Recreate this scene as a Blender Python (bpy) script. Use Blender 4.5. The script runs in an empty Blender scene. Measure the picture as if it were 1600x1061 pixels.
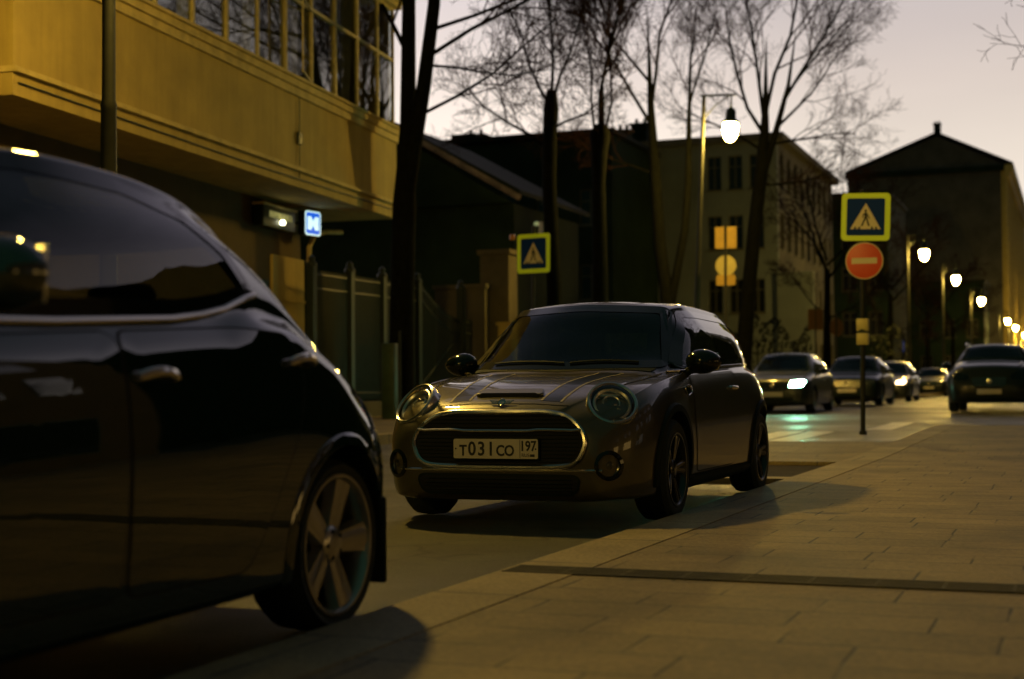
import bpy, bmesh, math, random
import numpy as np
from mathutils import Vector, Matrix
from mathutils.bvhtree import BVHTree
R = math.radians
scene = bpy.context.scene
COL = scene.collection
PI = math.pi

# ------------------------------------------------------------------ materials
def mat(name, col=(.2,.2,.2), rough=.6, metal=0., coat=0., spec=.5, noise=0., nscale=5., bump=0., bscale=40., emit=None, estr=0., coatr=.03, ior=1.5):
    m = bpy.data.materials.new(name); m.use_nodes = True
    nt = m.node_tree; b = nt.nodes['Principled BSDF']
    b.inputs['Base Color'].default_value = (*col, 1)
    b.inputs['Roughness'].default_value = rough
    b.inputs['Metallic'].default_value = metal
    b.inputs['Coat Weight'].default_value = coat
    b.inputs['Coat Roughness'].default_value = coatr
    b.inputs['Specular IOR Level'].default_value = spec
    b.inputs['IOR'].default_value = ior
    if emit:
        b.inputs['Emission Color'].default_value = (*emit, 1); b.inputs['Emission Strength'].default_value = estr
    tc = None
    if noise or bump:
        tc = nt.nodes.new('ShaderNodeTexCoord')
    if noise:
        n = nt.nodes.new('ShaderNodeTexNoise'); n.inputs['Scale'].default_value = nscale; n.inputs['Detail'].default_value = 6
        n.inputs['Roughness'].default_value = .65
        nt.links.new(tc.outputs['Object'], n.inputs['Vector'])
        r = nt.nodes.new('ShaderNodeMapRange'); r.inputs[1].default_value = .3; r.inputs[2].default_value = .7
        r.inputs[3].default_value = 1-noise; r.inputs[4].default_value = 1+noise
        nt.links.new(n.outputs['Fac'], r.inputs[0])
        mx = nt.nodes.new('ShaderNodeVectorMath'); mx.operation = 'SCALE'; mx.inputs[0].default_value = col
        nt.links.new(r.outputs[0], mx.inputs['Scale']); nt.links.new(mx.outputs[0], b.inputs['Base Color'])
    if bump:
        n2 = nt.nodes.new('ShaderNodeTexNoise'); n2.inputs['Scale'].default_value = bscale; n2.inputs['Detail'].default_value = 5
        nt.links.new(tc.outputs['Object'], n2.inputs['Vector'])
        bp = nt.nodes.new('ShaderNodeBump'); bp.inputs['Strength'].default_value = bump; bp.inputs['Distance'].default_value = .02
        nt.links.new(n2.outputs['Fac'], bp.inputs['Height']); nt.links.new(bp.outputs[0], b.inputs['Normal'])
    return m

def glass_mat(name, tint=(.5,.55,.55), rough=.0, blend=1.5):
    m = bpy.data.materials.new(name); m.use_nodes = True; nt = m.node_tree
    for n in list(nt.nodes): nt.nodes.remove(n)
    out = nt.nodes.new('ShaderNodeOutputMaterial'); mix = nt.nodes.new('ShaderNodeMixShader')
    ge = nt.nodes.new('ShaderNodeNewGeometry'); dt = nt.nodes.new('ShaderNodeVectorMath'); dt.operation='DOT_PRODUCT'
    nt.links.new(ge.outputs['Normal'],dt.inputs[0]); nt.links.new(ge.outputs['Incoming'],dt.inputs[1])
    def mth(op,a,b=None,c=None):
        q=nt.nodes.new('ShaderNodeMath'); q.operation=op
        for k,v in enumerate((a,b,c)):
            if v is None: continue
            if isinstance(v,(int,float)): q.inputs[k].default_value=v
            else: nt.links.new(v,q.inputs[k])
        return q.outputs[0]
    sch = mth('MULTIPLY_ADD',mth('POWER',mth('SUBTRACT',1.,mth('ABSOLUTE',dt.outputs['Value'])),4.),.92,.06)
    tr = nt.nodes.new('ShaderNodeBsdfTransparent'); tr.inputs[0].default_value = (*tint, 1)
    gl = nt.nodes.new('ShaderNodeBsdfGlossy'); gl.inputs['Roughness'].default_value = rough; gl.inputs[0].default_value = (1,1,1,1)
    nt.links.new(sch, mix.inputs[0]); nt.links.new(tr.outputs[0], mix.inputs[1]); nt.links.new(gl.outputs[0], mix.inputs[2])
    nt.links.new(mix.outputs[0], out.inputs[0])
    return m

M = {}
M['mini_paint'] = mat('bronze_grey_paint', (.060,.050,.030), .36, .30, 1., noise=.06, nscale=400)
M['stripe'] = mat('black_stripe', (.005,.008,.010), .3, 0, .35, spec=.2)
M['pin'] = mat('pale_pinstripe', (.30,.27,.21), .4)
M['near_paint'] = mat('near_black_paint', (.006,.017,.011), .5, 0, 1., spec=0., coatr=.02)
M['near_paint'].node_tree.nodes['Principled BSDF'].inputs['Coat IOR'].default_value=2.1
M['dark_paint'] = mat('dark_blue_paint', (.006,.010,.011), .4, .0, .5, spec=.2)
M['green_paint'] = mat('grey_green_paint', (.018,.024,.022), .4, .1, .6)
M['silver_paint'] = mat('silver_paint', (.12,.12,.11), .35, .4, .8)
M['plastic'] = mat('black_plastic', (.007,.013,.010), .6, spec=.15, noise=.1, nscale=30)
M['gloss_black'] = mat('gloss_black', (.005,.008,.007), .12, 0, .6, spec=.2)
M['rubber'] = mat('tyre_rubber', (.010,.016,.012), .75, noise=.3, nscale=40)
M['chrome'] = mat('chrome', (.66,.63,.58), .20, 1.)
M['alloy'] = mat('alloy', (.42,.40,.37), .30, .9, .4, noise=.08, nscale=60)
M['dark_alloy'] = mat('dark_alloy', (.05,.05,.05), .3, .8, .6)
M['glass'] = glass_mat('car_glass', (.42,.47,.45))
M['dark_glass'] = glass_mat('tinted_car_glass', (.55,.58,.52))
M['lens'] = glass_mat('clear_lens', (.9,.9,.9), 0, 1.5)
M['seat'] = mat('seat_fabric', (.012,.012,.012), .9, noise=.2)
M['interior'] = mat('interior_plastic', (.008,.008,.008), .7)
M['plate'] = mat('plate_white', (.60,.53,.45), .5, noise=.05, nscale=60)
M['ink'] = mat('black_lettering', (.012,.012,.012), .6)
M['seam'] = mat('panel_gap', (.003,.003,.003), .8)
M['reflector'] = mat('headlight_reflector', (.8,.78,.72), .32, 1.)
M['dim_reflector'] = mat('dull_headlight', (.10,.10,.09), .2, .8)
M['amber'] = mat('amber_lens', (.45,.16,.02), .15, 0, 1)
M['red_lens'] = mat('red_lens', (.25,.01,.01), .15, 0, 1)
M['hl_green'] = mat('lit_headlight', (.8,.9,.85), .2, emit=(.34,1.,.62), estr=230)
M['hl_warm'] = mat('headlight_glint', (.9,.8,.6), .2, emit=(1,.72,.35), estr=9)  # glints on the headlights, given as a warm glow
M['globe'] = mat('lit_lamp_globe', (.9,.8,.6), .3, emit=(1.,.64,.11), estr=820)
M['iron'] = mat('dark_iron', (.012,.020,.014), .5, .2, noise=.3, nscale=8)
M['post'] = mat('lamp_post_paint', (.014,.015,.010), .6, 0, spec=.3, noise=.3, nscale=6)
M['ochre'] = mat('ochre_plaster', (.42,.31,.088), .85, noise=.14, nscale=1.3, bump=.35, bscale=60)
def stains(m,amt=.35):
    nt=m.node_tree; b=nt.nodes['Principled BSDF']; src=b.inputs['Base Color'].links[0].from_socket
    tc=nt.nodes.new('ShaderNodeTexCoord'); mp=nt.nodes.new('ShaderNodeMapping'); mp.inputs['Scale'].default_value=(3.5,3.5,.22)
    nt.links.new(tc.outputs['Object'],mp.inputs[0]); n=nt.nodes.new('ShaderNodeTexNoise'); n.inputs['Scale'].default_value=1.2; n.inputs['Detail'].default_value=7; n.inputs['Roughness'].default_value=.7
    nt.links.new(mp.outputs[0],n.inputs[0]); r=nt.nodes.new('ShaderNodeMapRange'); r.inputs[1].default_value=.42; r.inputs[2].default_value=.72; r.inputs[3].default_value=1; r.inputs[4].default_value=1-amt
    nt.links.new(n.outputs[0],r.inputs[0]); v=nt.nodes.new('ShaderNodeVectorMath'); v.operation='SCALE'; nt.links.new(src,v.inputs[0]); nt.links.new(r.outputs[0],v.inputs['Scale']); nt.links.new(v.outputs[0],b.inputs['Base Color'])
stains(M['ochre'],.22)
M['ochre_trim'] = mat('ochre_moulding', (.50,.39,.15), .8, noise=.25, nscale=4, bump=.3, bscale=30)
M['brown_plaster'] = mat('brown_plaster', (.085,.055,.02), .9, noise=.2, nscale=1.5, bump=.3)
M['frame_paint'] = mat('cream_window_frame', (.36,.30,.14), .55, noise=.15, nscale=6)
M['win_glass'] = mat('house_window_glass', (.012,.014,.014), .03, 0, 0, spec=1.0, ior=1.9)
M['far_frame'] = mat('weathered_window_frame', (.07,.07,.06), .7, spec=.2)
M['house_glass'] = glass_mat('clear_house_glass', (.75,.78,.75))
M['pale_curtain'] = mat('pale_curtain', (.42,.39,.42), .9, noise=.15, nscale=8)
M['curtain'] = mat('curtain', (.12,.10,.07), .9, noise=.3, nscale=3)
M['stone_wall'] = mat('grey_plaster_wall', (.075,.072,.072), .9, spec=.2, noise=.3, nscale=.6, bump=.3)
M['lilac_wall'] = mat('lilac_grey_wall', (.17,.155,.16), .9, noise=.22, nscale=.4)
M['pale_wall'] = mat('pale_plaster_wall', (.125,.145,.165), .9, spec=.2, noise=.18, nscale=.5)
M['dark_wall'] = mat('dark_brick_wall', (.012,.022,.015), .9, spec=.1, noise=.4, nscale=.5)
M['roof'] = mat('dark_sheet_roof', (.010,.014,.011), .8, spec=.1, noise=.3, nscale=.6)
M['roof_pale'] = mat('weathered_roof_board', (.16,.12,.12), .8, noise=.6, nscale=2)
M['far_pane'] = mat('dark_window_pane', (.010,.011,.011), .15)
M['lit_pane'] = mat('lit_window_pane', (.3,.2,.1), .4, emit=(1.,.62,.18), estr=1.2)
M['bark'] = mat('bark', (.0065,.007,.0055), .95, spec=.03, noise=.5, nscale=9, bump=.8, bscale=18)
M['twig'] = mat('twig_bark', (.024,.012,.010), .95, spec=.05)
M['lime'] = mat('fluorescent_yellow_board', (.50,.60,.015), .5, emit=(.50,.60,.01), estr=.12)  # board has a weak glow of its own, though no lamp
M['sign_blue'] = mat('sign_blue', (.004,.030,.20), .6, spec=.1)
M['sign_white'] = mat('sign_white', (.62,.55,.38), .5)
M['sign_red'] = mat('sign_red', (.62,.065,.02), .45, noise=.06, nscale=8)
M['sign_back'] = mat('sign_back_metal', (.50,.43,.17), .5, .1, noise=.12, nscale=5)  # yellow lamp light put into the metal colour; control box shares it
M['sign_back_orange'] = mat('sign_back_lamplight', (.42,.27,.05), .55, noise=.15, nscale=4)  # orange of the lamp light put into the colour
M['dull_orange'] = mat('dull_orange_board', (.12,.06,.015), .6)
M['shaded_soil'] = mat('shaded_soil', (.022,.013,.007), .98, noise=.5, nscale=6, bump=1., bscale=25)  # soil darkened to carry the shade over the bed
M['paint_line'] = mat('worn_road_paint', (.55,.53,.46), .5, noise=.3, nscale=4)
M['neon_blue'] = mat('blue_lit_sign', (.02,.10,.5), .4, emit=(.01,.12,.75), estr=1.0)
M['neon_white'] = mat('white_lit_sign', (.7,.8,.8), .4, emit=(.70,1.0,.92), estr=1.1)
M['sign_glint'] = mat('sign_glint', (.9,.9,.7), .3, emit=(1.,.95,.6), estr=9)  # glow stands in for light reflected on the sign
M['pale_letter'] = mat('pale_lettering', (.5,.46,.22), .5, emit=(.8,.75,.25), estr=.25)  # letters given a faint glow of their own
M['concrete'] = mat('concrete', (.09,.075,.045), .9, noise=.25, nscale=2, bump=.4)
M['hedge'] = mat('dark_shrub', (.02,.024,.014), .9)

def asphalt():
    m = mat('asphalt', (.055,.050,.038), .7, noise=.35, nscale=1.6, bump=.9, bscale=130)
    nt = m.node_tree; b = nt.nodes['Principled BSDF']
    tc = nt.nodes.new('ShaderNodeTexCoord')
    n = nt.nodes.new('ShaderNodeTexNoise'); n.inputs['Scale'].default_value = .35; n.inputs['Detail'].default_value = 4
    nt.links.new(tc.outputs['Object'], n.inputs['Vector'])
    r = nt.nodes.new('ShaderNodeMapRange'); r.inputs[1].default_value=.35; r.inputs[2].default_value=.65; r.inputs[3].default_value=.32; r.inputs[4].default_value=.66
    nt.links.new(n.outputs['Fac'], r.inputs[0]); nt.links.new(r.outputs[0], b.inputs['Roughness'])
    src=b.inputs['Base Color'].links[0].from_socket
    wv=nt.nodes.new('ShaderNodeTexNoise'); wv.inputs['Scale'].default_value=1.8; nt.links.new(tc.outputs['Object'],wv.inputs[0])
    mixv=nt.nodes.new('ShaderNodeVectorMath'); mixv.operation='MULTIPLY_ADD'; mixv.inputs[1].default_value=(.8,.8,.8); nt.links.new(wv.outputs['Color'],mixv.inputs[0]); nt.links.new(tc.outputs['Object'],mixv.inputs[2])
    vo=nt.nodes.new('ShaderNodeTexVoronoi'); vo.feature='DISTANCE_TO_EDGE'; vo.inputs['Scale'].default_value=.55; nt.links.new(mixv.outputs[0],vo.inputs[0])
    cr=nt.nodes.new('ShaderNodeMapRange'); cr.inputs[1].default_value=0; cr.inputs[2].default_value=.012; cr.inputs[3].default_value=.35; nt.links.new(vo.outputs['Distance'],cr.inputs[0])
    sp=nt.nodes.new('ShaderNodeTexNoise'); sp.inputs['Scale'].default_value=70; sp.inputs['Detail'].default_value=3; nt.links.new(tc.outputs['Object'],sp.inputs[0])
    s2=nt.nodes.new('ShaderNodeMapRange'); s2.inputs[1].default_value=.35; s2.inputs[2].default_value=.65; s2.inputs[3].default_value=.6; s2.inputs[4].default_value=1.5; nt.links.new(sp.outputs[0],s2.inputs[0])
    mu=nt.nodes.new('ShaderNodeMath'); mu.operation='MULTIPLY'; nt.links.new(cr.outputs[0],mu.inputs[0]); nt.links.new(s2.outputs[0],mu.inputs[1])
    v=nt.nodes.new('ShaderNodeVectorMath'); v.operation='SCALE'; nt.links.new(src,v.inputs[0]); nt.links.new(mu.outputs[0],v.inputs['Scale']); nt.links.new(v.outputs[0],b.inputs['Base Color'])
    return m
M['asphalt'] = asphalt()

def pavers(name, ca, cb, cj, bw=.62, rh=.31, mort=.006):
    m = bpy.data.materials.new(name); m.use_nodes = True; nt = m.node_tree; b = nt.nodes['Principled BSDF']
    tc = nt.nodes.new('ShaderNodeTexCoord')
    br = nt.nodes.new('ShaderNodeTexBrick'); br.offset = .37; br.offset_frequency = 2; br.squash = .72; br.squash_frequency = 3
    br.inputs['Scale'].default_value = 1; br.inputs['Mortar Size'].default_value = mort
    br.inputs['Mortar Smooth'].default_value = .3
    br.inputs['Brick Width'].default_value = bw; br.inputs['Row Height'].default_value = rh; br.inputs['Bias'].default_value = 0
    br.inputs['Color1'].default_value = (*ca,1); br.inputs['Color2'].default_value = (*cb,1); br.inputs['Mortar'].default_value = (*cj,1)
    nt.links.new(tc.outputs['Object'], br.inputs['Vector'])
    n = nt.nodes.new('ShaderNodeTexNoise'); n.inputs['Scale'].default_value = 1.1; n.inputs['Detail'].default_value = 7; n.inputs['Roughness'].default_value=.6
    nt.links.new(tc.outputs['Object'], n.inputs['Vector'])
    r = nt.nodes.new('ShaderNodeMapRange'); r.inputs[1].default_value=.3; r.inputs[2].default_value=.7; r.inputs[3].default_value=.60; r.inputs[4].default_value=1.25
    nt.links.new(n.outputs['Fac'], r.inputs[0])
    # joints filled with sand in places
    n3 = nt.nodes.new('ShaderNodeTexNoise'); n3.inputs['Scale'].default_value = 2.3; n3.inputs['Detail'].default_value = 2
    nt.links.new(tc.outputs['Object'], n3.inputs['Vector'])
    r3 = nt.nodes.new('ShaderNodeMapRange'); r3.inputs[1].default_value=.36; r3.inputs[2].default_value=.50
    nt.links.new(n3.outputs['Fac'], r3.inputs[0])
    mul = nt.nodes.new('ShaderNodeMath'); mul.operation='MULTIPLY'
    nt.links.new(br.outputs['Fac'], mul.inputs[0]); nt.links.new(r3.outputs[0], mul.inputs[1])
    mixm = nt.nodes.new('ShaderNodeMix'); mixm.data_type='RGBA'; mixm.inputs[6].default_value = (*[(x+y)/2 for x,y in zip(ca,cb)],1)
    inv = nt.nodes.new('ShaderNodeMath'); inv.operation='SUBTRACT'; inv.inputs[0].default_value=1
    nt.links.new(br.outputs['Fac'], inv.inputs[1])
    add = nt.nodes.new('ShaderNodeMath'); add.operation='MAXIMUM'
    nt.links.new(inv.outputs[0], add.inputs[0]); nt.links.new(r3.outputs[0], add.inputs[1])
    nt.links.new(add.outputs[0], mixm.inputs[0]); nt.links.new(br.outputs['Color'], mixm.inputs[7])
    vm = nt.nodes.new('ShaderNodeVectorMath'); vm.operation='SCALE'
    nt.links.new(mixm.outputs[2], vm.inputs[0]); nt.links.new(r.outputs[0], vm.inputs['Scale'])
    vo=nt.nodes.new('ShaderNodeTexVoronoi'); vo.inputs['Scale'].default_value=2.6; nt.links.new(tc.outputs['Object'],vo.inputs[0])
    gr=nt.nodes.new('ShaderNodeMapRange'); gr.inputs[1].default_value=.045; gr.inputs[2].default_value=.075; gr.inputs[3].default_value=.55; gr.inputs[4].default_value=1; nt.links.new(vo.outputs['Distance'],gr.inputs[0])
    sp=nt.nodes.new('ShaderNodeTexNoise'); sp.inputs['Scale'].default_value=55; sp.inputs['Detail'].default_value=5; nt.links.new(tc.outputs['Object'],sp.inputs[0])
    s2=nt.nodes.new('ShaderNodeMapRange'); s2.inputs[1].default_value=.3; s2.inputs[2].default_value=.7; s2.inputs[3].default_value=.72; s2.inputs[4].default_value=1.28; nt.links.new(sp.outputs[0],s2.inputs[0])
    mu=nt.nodes.new('ShaderNodeMath'); mu.operation='MULTIPLY'; nt.links.new(gr.outputs[0],mu.inputs[0]); nt.links.new(s2.outputs[0],mu.inputs[1])
    v2=nt.nodes.new('ShaderNodeVectorMath'); v2.operation='SCALE'; nt.links.new(vm.outputs[0],v2.inputs[0]); nt.links.new(mu.outputs[0],v2.inputs['Scale'])
    nt.links.new(v2.outputs[0], b.inputs['Base Color'])
    b.inputs['Roughness'].default_value = .72
    n2 = nt.nodes.new('ShaderNodeTexNoise'); n2.inputs['Scale'].default_value = 120; n2.inputs['Detail'].default_value = 4
    nt.links.new(tc.outputs['Object'], n2.inputs['Vector'])
    sb = nt.nodes.new('ShaderNodeMath'); sb.operation='MULTIPLY_ADD'; sb.inputs[1].default_value=-1.6
    nt.links.new(mul.outputs[0], sb.inputs[0]); nt.links.new(n2.outputs['Fac'], sb.inputs[2])
    bp = nt.nodes.new('ShaderNodeBump'); bp.inputs['Strength'].default_value=.5; bp.inputs['Distance'].default_value=.012
    nt.links.new(sb.outputs[0], bp.inputs['Height']); nt.links.new(bp.outputs[0], b.inputs['Normal'])
    return m
M['pavers'] = pavers('concrete_pavers', (.25,.185,.090), (.19,.142,.070), (.03,.025,.018), mort=.0065)
M['granite'] = pavers('granite_kerb', (.30,.235,.125), (.26,.20,.11), (.07,.06,.05), bw=3., rh=1.0, mort=.010)

# ------------------------------------------------------------------ mesh helpers
class MB:
    def __init__(s): s.v=[]; s.f=[]; s.m=[]; s.sm=[]
    def add(s, V, F, mi=0, smooth=False, T=None):
        o=len(s.v)
        if T is not None: V=[T@Vector(p) for p in V]
        s.v += [tuple(p) for p in V]; s.f += [tuple(i+o for i in f) for f in F]
        s.m += [mi]*len(F); s.sm += [smooth]*len(F)
    def box(s, a, b, mi=0, T=None):
        x0,y0,z0=a; x1,y1,z1=b
        V=[(x0,y0,z0),(x1,y0,z0),(x1,y1,z0),(x0,y1,z0),(x0,y0,z1),(x1,y0,z1),(x1,y1,z1),(x0,y1,z1)]
        s.add(V,[(0,3,2,1),(4,5,6,7),(0,1,5,4),(1,2,6,5),(2,3,7,6),(3,0,4,7)],mi,False,T)
    def rbox(s, a, b, r=.02, seg=3, mi=0, T=None):
        bm=bmesh.new(); c=[(a[i]+b[i])/2 for i in range(3)]; d=[abs(b[i]-a[i]) for i in range(3)]
        bmesh.ops.create_cube(bm,size=1,matrix=Matrix.Translation(c)@Matrix.Diagonal((*d,1)))
        bmesh.ops.bevel(bm,geom=bm.edges[:],offset=min(r,min(d)*.49),segments=seg,affect='EDGES',profile=.5)
        bm.verts.index_update()
        s.add([v.co.copy() for v in bm.verts],[[v.index for v in f.verts] for f in bm.faces],mi,True,T); bm.free()
    def tube(s, pts, rad, n=8, mi=0, cap=True, T=None):
        pts=[Vector(p) for p in pts]
        if not hasattr(rad,'__len__'): rad=[rad]*len(pts)
        V=[];F=[]; prev=None
        for i,p in enumerate(pts):
            t=(pts[min(i+1,len(pts)-1)]-pts[max(i-1,0)])
            if t.length<1e-9: t=Vector((0,0,1))
            t.normalize()
            if prev is None:
                u=t.orthogonal().normalized()
            else:
                u=(prev-t*prev.dot(t))
                u=u.normalized() if u.length>1e-6 else t.orthogonal().normalized()
            prev=u; w=t.cross(u)
            for k in range(n):
                a=2*PI*k/n; V.append(p+(u*math.cos(a)+w*math.sin(a))*rad[i])
        for i in range(len(pts)-1):
            for k in range(n):
                F.append((i*n+k,i*n+(k+1)%n,(i+1)*n+(k+1)%n,(i+1)*n+k))
        if cap: F.append(tuple(range(n))[::-1]); F.append(tuple((len(pts)-1)*n+k for k in range(n)))
        s.add(V,F,mi,True,T)
    def lathe(s, prof, n=32, mi=0, T=None, closed=False, cap=False):   # profile of (r, z) about z axis
        V=[];F=[]
        for r,z in prof:
            for k in range(n):
                a=2*PI*k/n; V.append((r*math.cos(a),r*math.sin(a),z))
        L=len(prof)
        for i in range(L if closed else L-1):
            j=(i+1)%L
            for k in range(n):
                F.append((i*n+k,i*n+(k+1)%n,j*n+(k+1)%n,j*n+k))
        if cap:
            if prof[0][0]>1e-6: F.append(tuple(range(n))[::-1])
            if prof[-1][0]>1e-6: F.append(tuple((L-1)*n+k for k in range(n)))
        s.add(V,F,mi,True,T)
    def prism(s, poly, z0, z1, mi=0, T=None):   # poly (x,y) extruded along z
        n=len(poly); V=[(x,y,z0) for x,y in poly]+[(x,y,z1) for x,y in poly]
        F=[tuple(range(n))[::-1],tuple(range(n,2*n))]+[(i,(i+1)%n,n+(i+1)%n,n+i) for i in range(n)]
        s.add(V,F,mi,False,T)
    def build(s, name, mats, parent=None, sharp=38, merge=True):
        me=bpy.data.meshes.new(name); me.from_pydata(s.v,[],s.f)
        if not isinstance(mats,(list,tuple)): mats=[mats]
        for m in mats: me.materials.append(m)
        me.polygons.foreach_set('material_index',s.m); me.polygons.foreach_set('use_smooth',s.sm)
        me.update()
        bm=bmesh.new(); bm.from_mesh(me)
        if merge: bmesh.ops.remove_doubles(bm,verts=bm.verts,dist=1e-5)
        bmesh.ops.recalc_face_normals(bm,faces=bm.faces); bm.to_mesh(me); bm.free()
        if any(s.sm): me.set_sharp_from_angle(angle=R(sharp))
        o=bpy.data.objects.new(name,me); COL.objects.link(o)
        if parent: o.parent=parent
        return o

def tag(o,label,cat=None,group=None,kind=None):
    if label: o['label']=label
    if cat: o['category']=cat
    if group: o['group']=group
    if kind: o['kind']=kind
    return o
def empty(name,loc=(0,0,0),rz=0,label=None,cat=None,group=None,parent=None):
    o=bpy.data.objects.new(name,None); COL.objects.link(o); o.location=loc; o.rotation_euler=(0,0,rz)
    o.empty_display_size=.2
    if parent: o.parent=parent
    tag(o,label,cat,group); return o
def copy_tree(o,parent=None):
    c=o.copy(); COL.objects.link(c); c.parent=parent
    for ch in list(o.children): copy_tree(ch,c)
    return c
def gz(y): return .01*min(max(y-13.,0.),30.)     # the street rises gently from the bay on
def rrect(w,h,r,n=5,cx=0,cy=0):
    p=[]
    for (sx,sy,a0) in ((1,1,0),(-1,1,90),(-1,-1,180),(1,-1,270)):
        for k in range(n+1):
            a=R(a0+90*k/n); p.append((cx+sx*(w/2-r)+r*math.cos(a),cy+sy*(h/2-r)+r*math.sin(a)))
    return p
def text_mesh(body,size,T,mb,mi,sx=1.,bold=.0):
    cu=bpy.data.curves.new('lettering','FONT'); cu.body=body; cu.size=size; cu.offset=bold; cu.extrude=.0008; cu.align_x='CENTER'; cu.align_y='CENTER'; cu.resolution_u=3
    o=bpy.data.objects.new('lettering',cu); COL.objects.link(o)
    bpy.context.view_layer.update()
    me=o.evaluated_get(bpy.context.evaluated_depsgraph_get()).to_mesh()
    V=[(v.co.x*sx,v.co.y,v.co.z) for v in me.vertices]; F=[tuple(p.vertices) for p in me.polygons]
    mb.add(V,F,mi,False,T)
    bpy.data.objects.remove(o); bpy.data.curves.remove(cu)
FRONT = Matrix(((1,0,0,0),(0,0,-1,0),(0,1,0,0),(0,0,0,1)))   # xy plane stood up, facing -Y
def loc(x,y,z): return Matrix.Translation((x,y,z))
# ------------------------------------------------------------------ cars
def pchip(xs,ys,x):
    xs=np.array(xs,float); ys=np.array(ys,float); h=np.diff(xs); d=np.diff(ys)/h
    m=np.zeros(len(xs)); m[0]=d[0]; m[-1]=d[-1]
    for i in range(1,len(xs)-1):
        if d[i-1]*d[i]>0:
            w1=2*h[i]+h[i-1]; w2=h[i]+2*h[i-1]; m[i]=(w1+w2)/(w1/d[i-1]+w2/d[i])
    x=np.clip(np.asarray(x,float),xs[0],xs[-1]); i=np.clip(np.searchsorted(xs,x)-1,0,len(xs)-2); t=(x-xs[i])/h[i]
    return (2*t**3-3*t**2+1)*ys[i]+(t**3-2*t**2+t)*h[i]*m[i]+(-2*t**3+3*t**2)*ys[i+1]+(t**3-t**2)*h[i]*m[i+1]
def curve(tab,y): return pchip([a for a,b in tab],[b for a,b in tab],y)

def section_points(c,y):
    w=curve(c['w'],y); zb=curve(c['zb'],y); xs=curve(c['xs'],y); zl=curve(c['zbelt'],y)
    xr=curve(c['xr'],y); zr=curve(c['zr'],y); zt=curve(c['zt'],y)
    zm=zb+(zl-zb)*c.get('mid',.42)
    P=[(0*w,zb),(w*.55,zb),(w*.90,zb+.01),(w*.975,zb+(zm-zb)*.28),(w,zm),(w*.995,zb+(zl-zb)*.70),(xs+(w-xs)*.60,zl-(zl-zb)*.09),(xs,zl),
       (xs+(xr-xs)*.10,zl+(zr-zl)*.22),(xs+(xr-xs)*.45+.012*np.clip((zr-zl)/.35,0,1),zl+(zr-zl)*.58),(xr+.012*np.clip((zr-zl)/.35,0,1),zl+(zr-zl)*.90),(xr*.93,zr+(zt-zr)*.22),(xr*.66,zr+(zt-zr)*.62),(xr*.33,zr+(zt-zr)*.91),(0*w,zt)]
    return P
def crom(P,n):     # P list of K (x,z) arrays -> dense samples
    K=len(P); X=[p[0] for p in P]; Z=[p[1] for p in P]
    out=[]
    for i in range(K-1):
        x0,x1,x2,x3=X[max(i-1,0)],X[i],X[i+1],X[min(i+2,K-1)]
        z0,z1,z2,z3=Z[max(i-1,0)],Z[i],Z[i+1],Z[min(i+2,K-1)]
        if i==0: x0=-X[1]; z0=Z[1]
        if i==K-2: x3=-X[K-2]; z3=Z[K-2]
        for k in range(n):
            t=k/n
            f=lambda a,b,c_,d:.5*((2*b)+(-a+c_)*t+(2*a-5*b+4*c_-d)*t*t+(-a+3*b-3*c_+d)*t**3)
            out.append((f(x0,x1,x2,x3),f(z0,z1,z2,z3)))
    out.append((X[-1],Z[-1]))
    return out
def car_shell(c,ny=190,n=5):
    L=c['L']; t=np.linspace(0,1,ny)
    y=L*(t-.80*np.sin(2*PI*t)/(2*PI))       # denser at both ends
    y=np.clip(y,1e-4,L-1e-4)
    S=crom(section_points(c,y),n); K=len(S)
    V=[];F=[]
    ring=[(1,k) for k in range(K)]+[(-1,k) for k in range(K-2,0,-1)]
    for i in range(ny):
        for sg,k in ring: V.append((sg*float(S[k][0][i]),float(y[i]),float(S[k][1][i])))
    m=len(ring)
    for i in range(ny-1):
        for k in range(m): F.append((i*m+k,i*m+(k+1)%m,(i+1)*m+(k+1)%m,(i+1)*m+k))
    F.append(tuple(range(m))); F.append(tuple((ny-1)*m+k for k in range(m))[::-1])
    return V,F
def boolean_cut(V,F,cutters):
    def mk(V,F,nm):
        me=bpy.data.meshes.new(nm); me.from_pydata(V,[],F); bm=bmesh.new(); bm.from_mesh(me)
        bmesh.ops.triangulate(bm,faces=[f for f in bm.faces if len(f.verts)>8]); bmesh.ops.recalc_face_normals(bm,faces=bm.faces); bm.to_mesh(me); bm.free()
        o=bpy.data.objects.new(nm,me); COL.objects.link(o); return o
    o=mk(V,F,'shell'); cs=[]
    for cv,cf in cutters:
        co=mk(cv,cf,'cutter'); cs.append(co)
        md=o.modifiers.new('cut','BOOLEAN'); md.operation='DIFFERENCE'; md.object=co; md.solver='EXACT'
    bpy.context.view_layer.update()
    dg=bpy.context.evaluated_depsgraph_get(); me=bpy.data.meshes.new_from_object(o.evaluated_get(dg))
    for x in cs+[o]: bpy.data.objects.remove(x)
    return me
def cyl_x(x0,x1,yc,zc,r,n=40):
    V=[(x,yc+r*math.cos(2*PI*k/n),zc+r*math.sin(2*PI*k/n)) for x in (x0,x1) for k in range(n)]
    F=[tuple(range(n)),tuple(range(n,2*n))[::-1]]+[(k,n+k,n+(k+1)%n,(k+1)%n) for k in range(n)]
    return V,F
def inpoly(poly,a,b):
    c=False; j=len(poly)-1
    for i in range(len(poly)):
        xi,yi=poly[i]; xj,yj=poly[j]
        if (yi>b)!=(yj>b) and a<(xj-xi)*(b-yi)/(yj-yi)+xi: c=not c
        j=i
    return c
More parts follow.
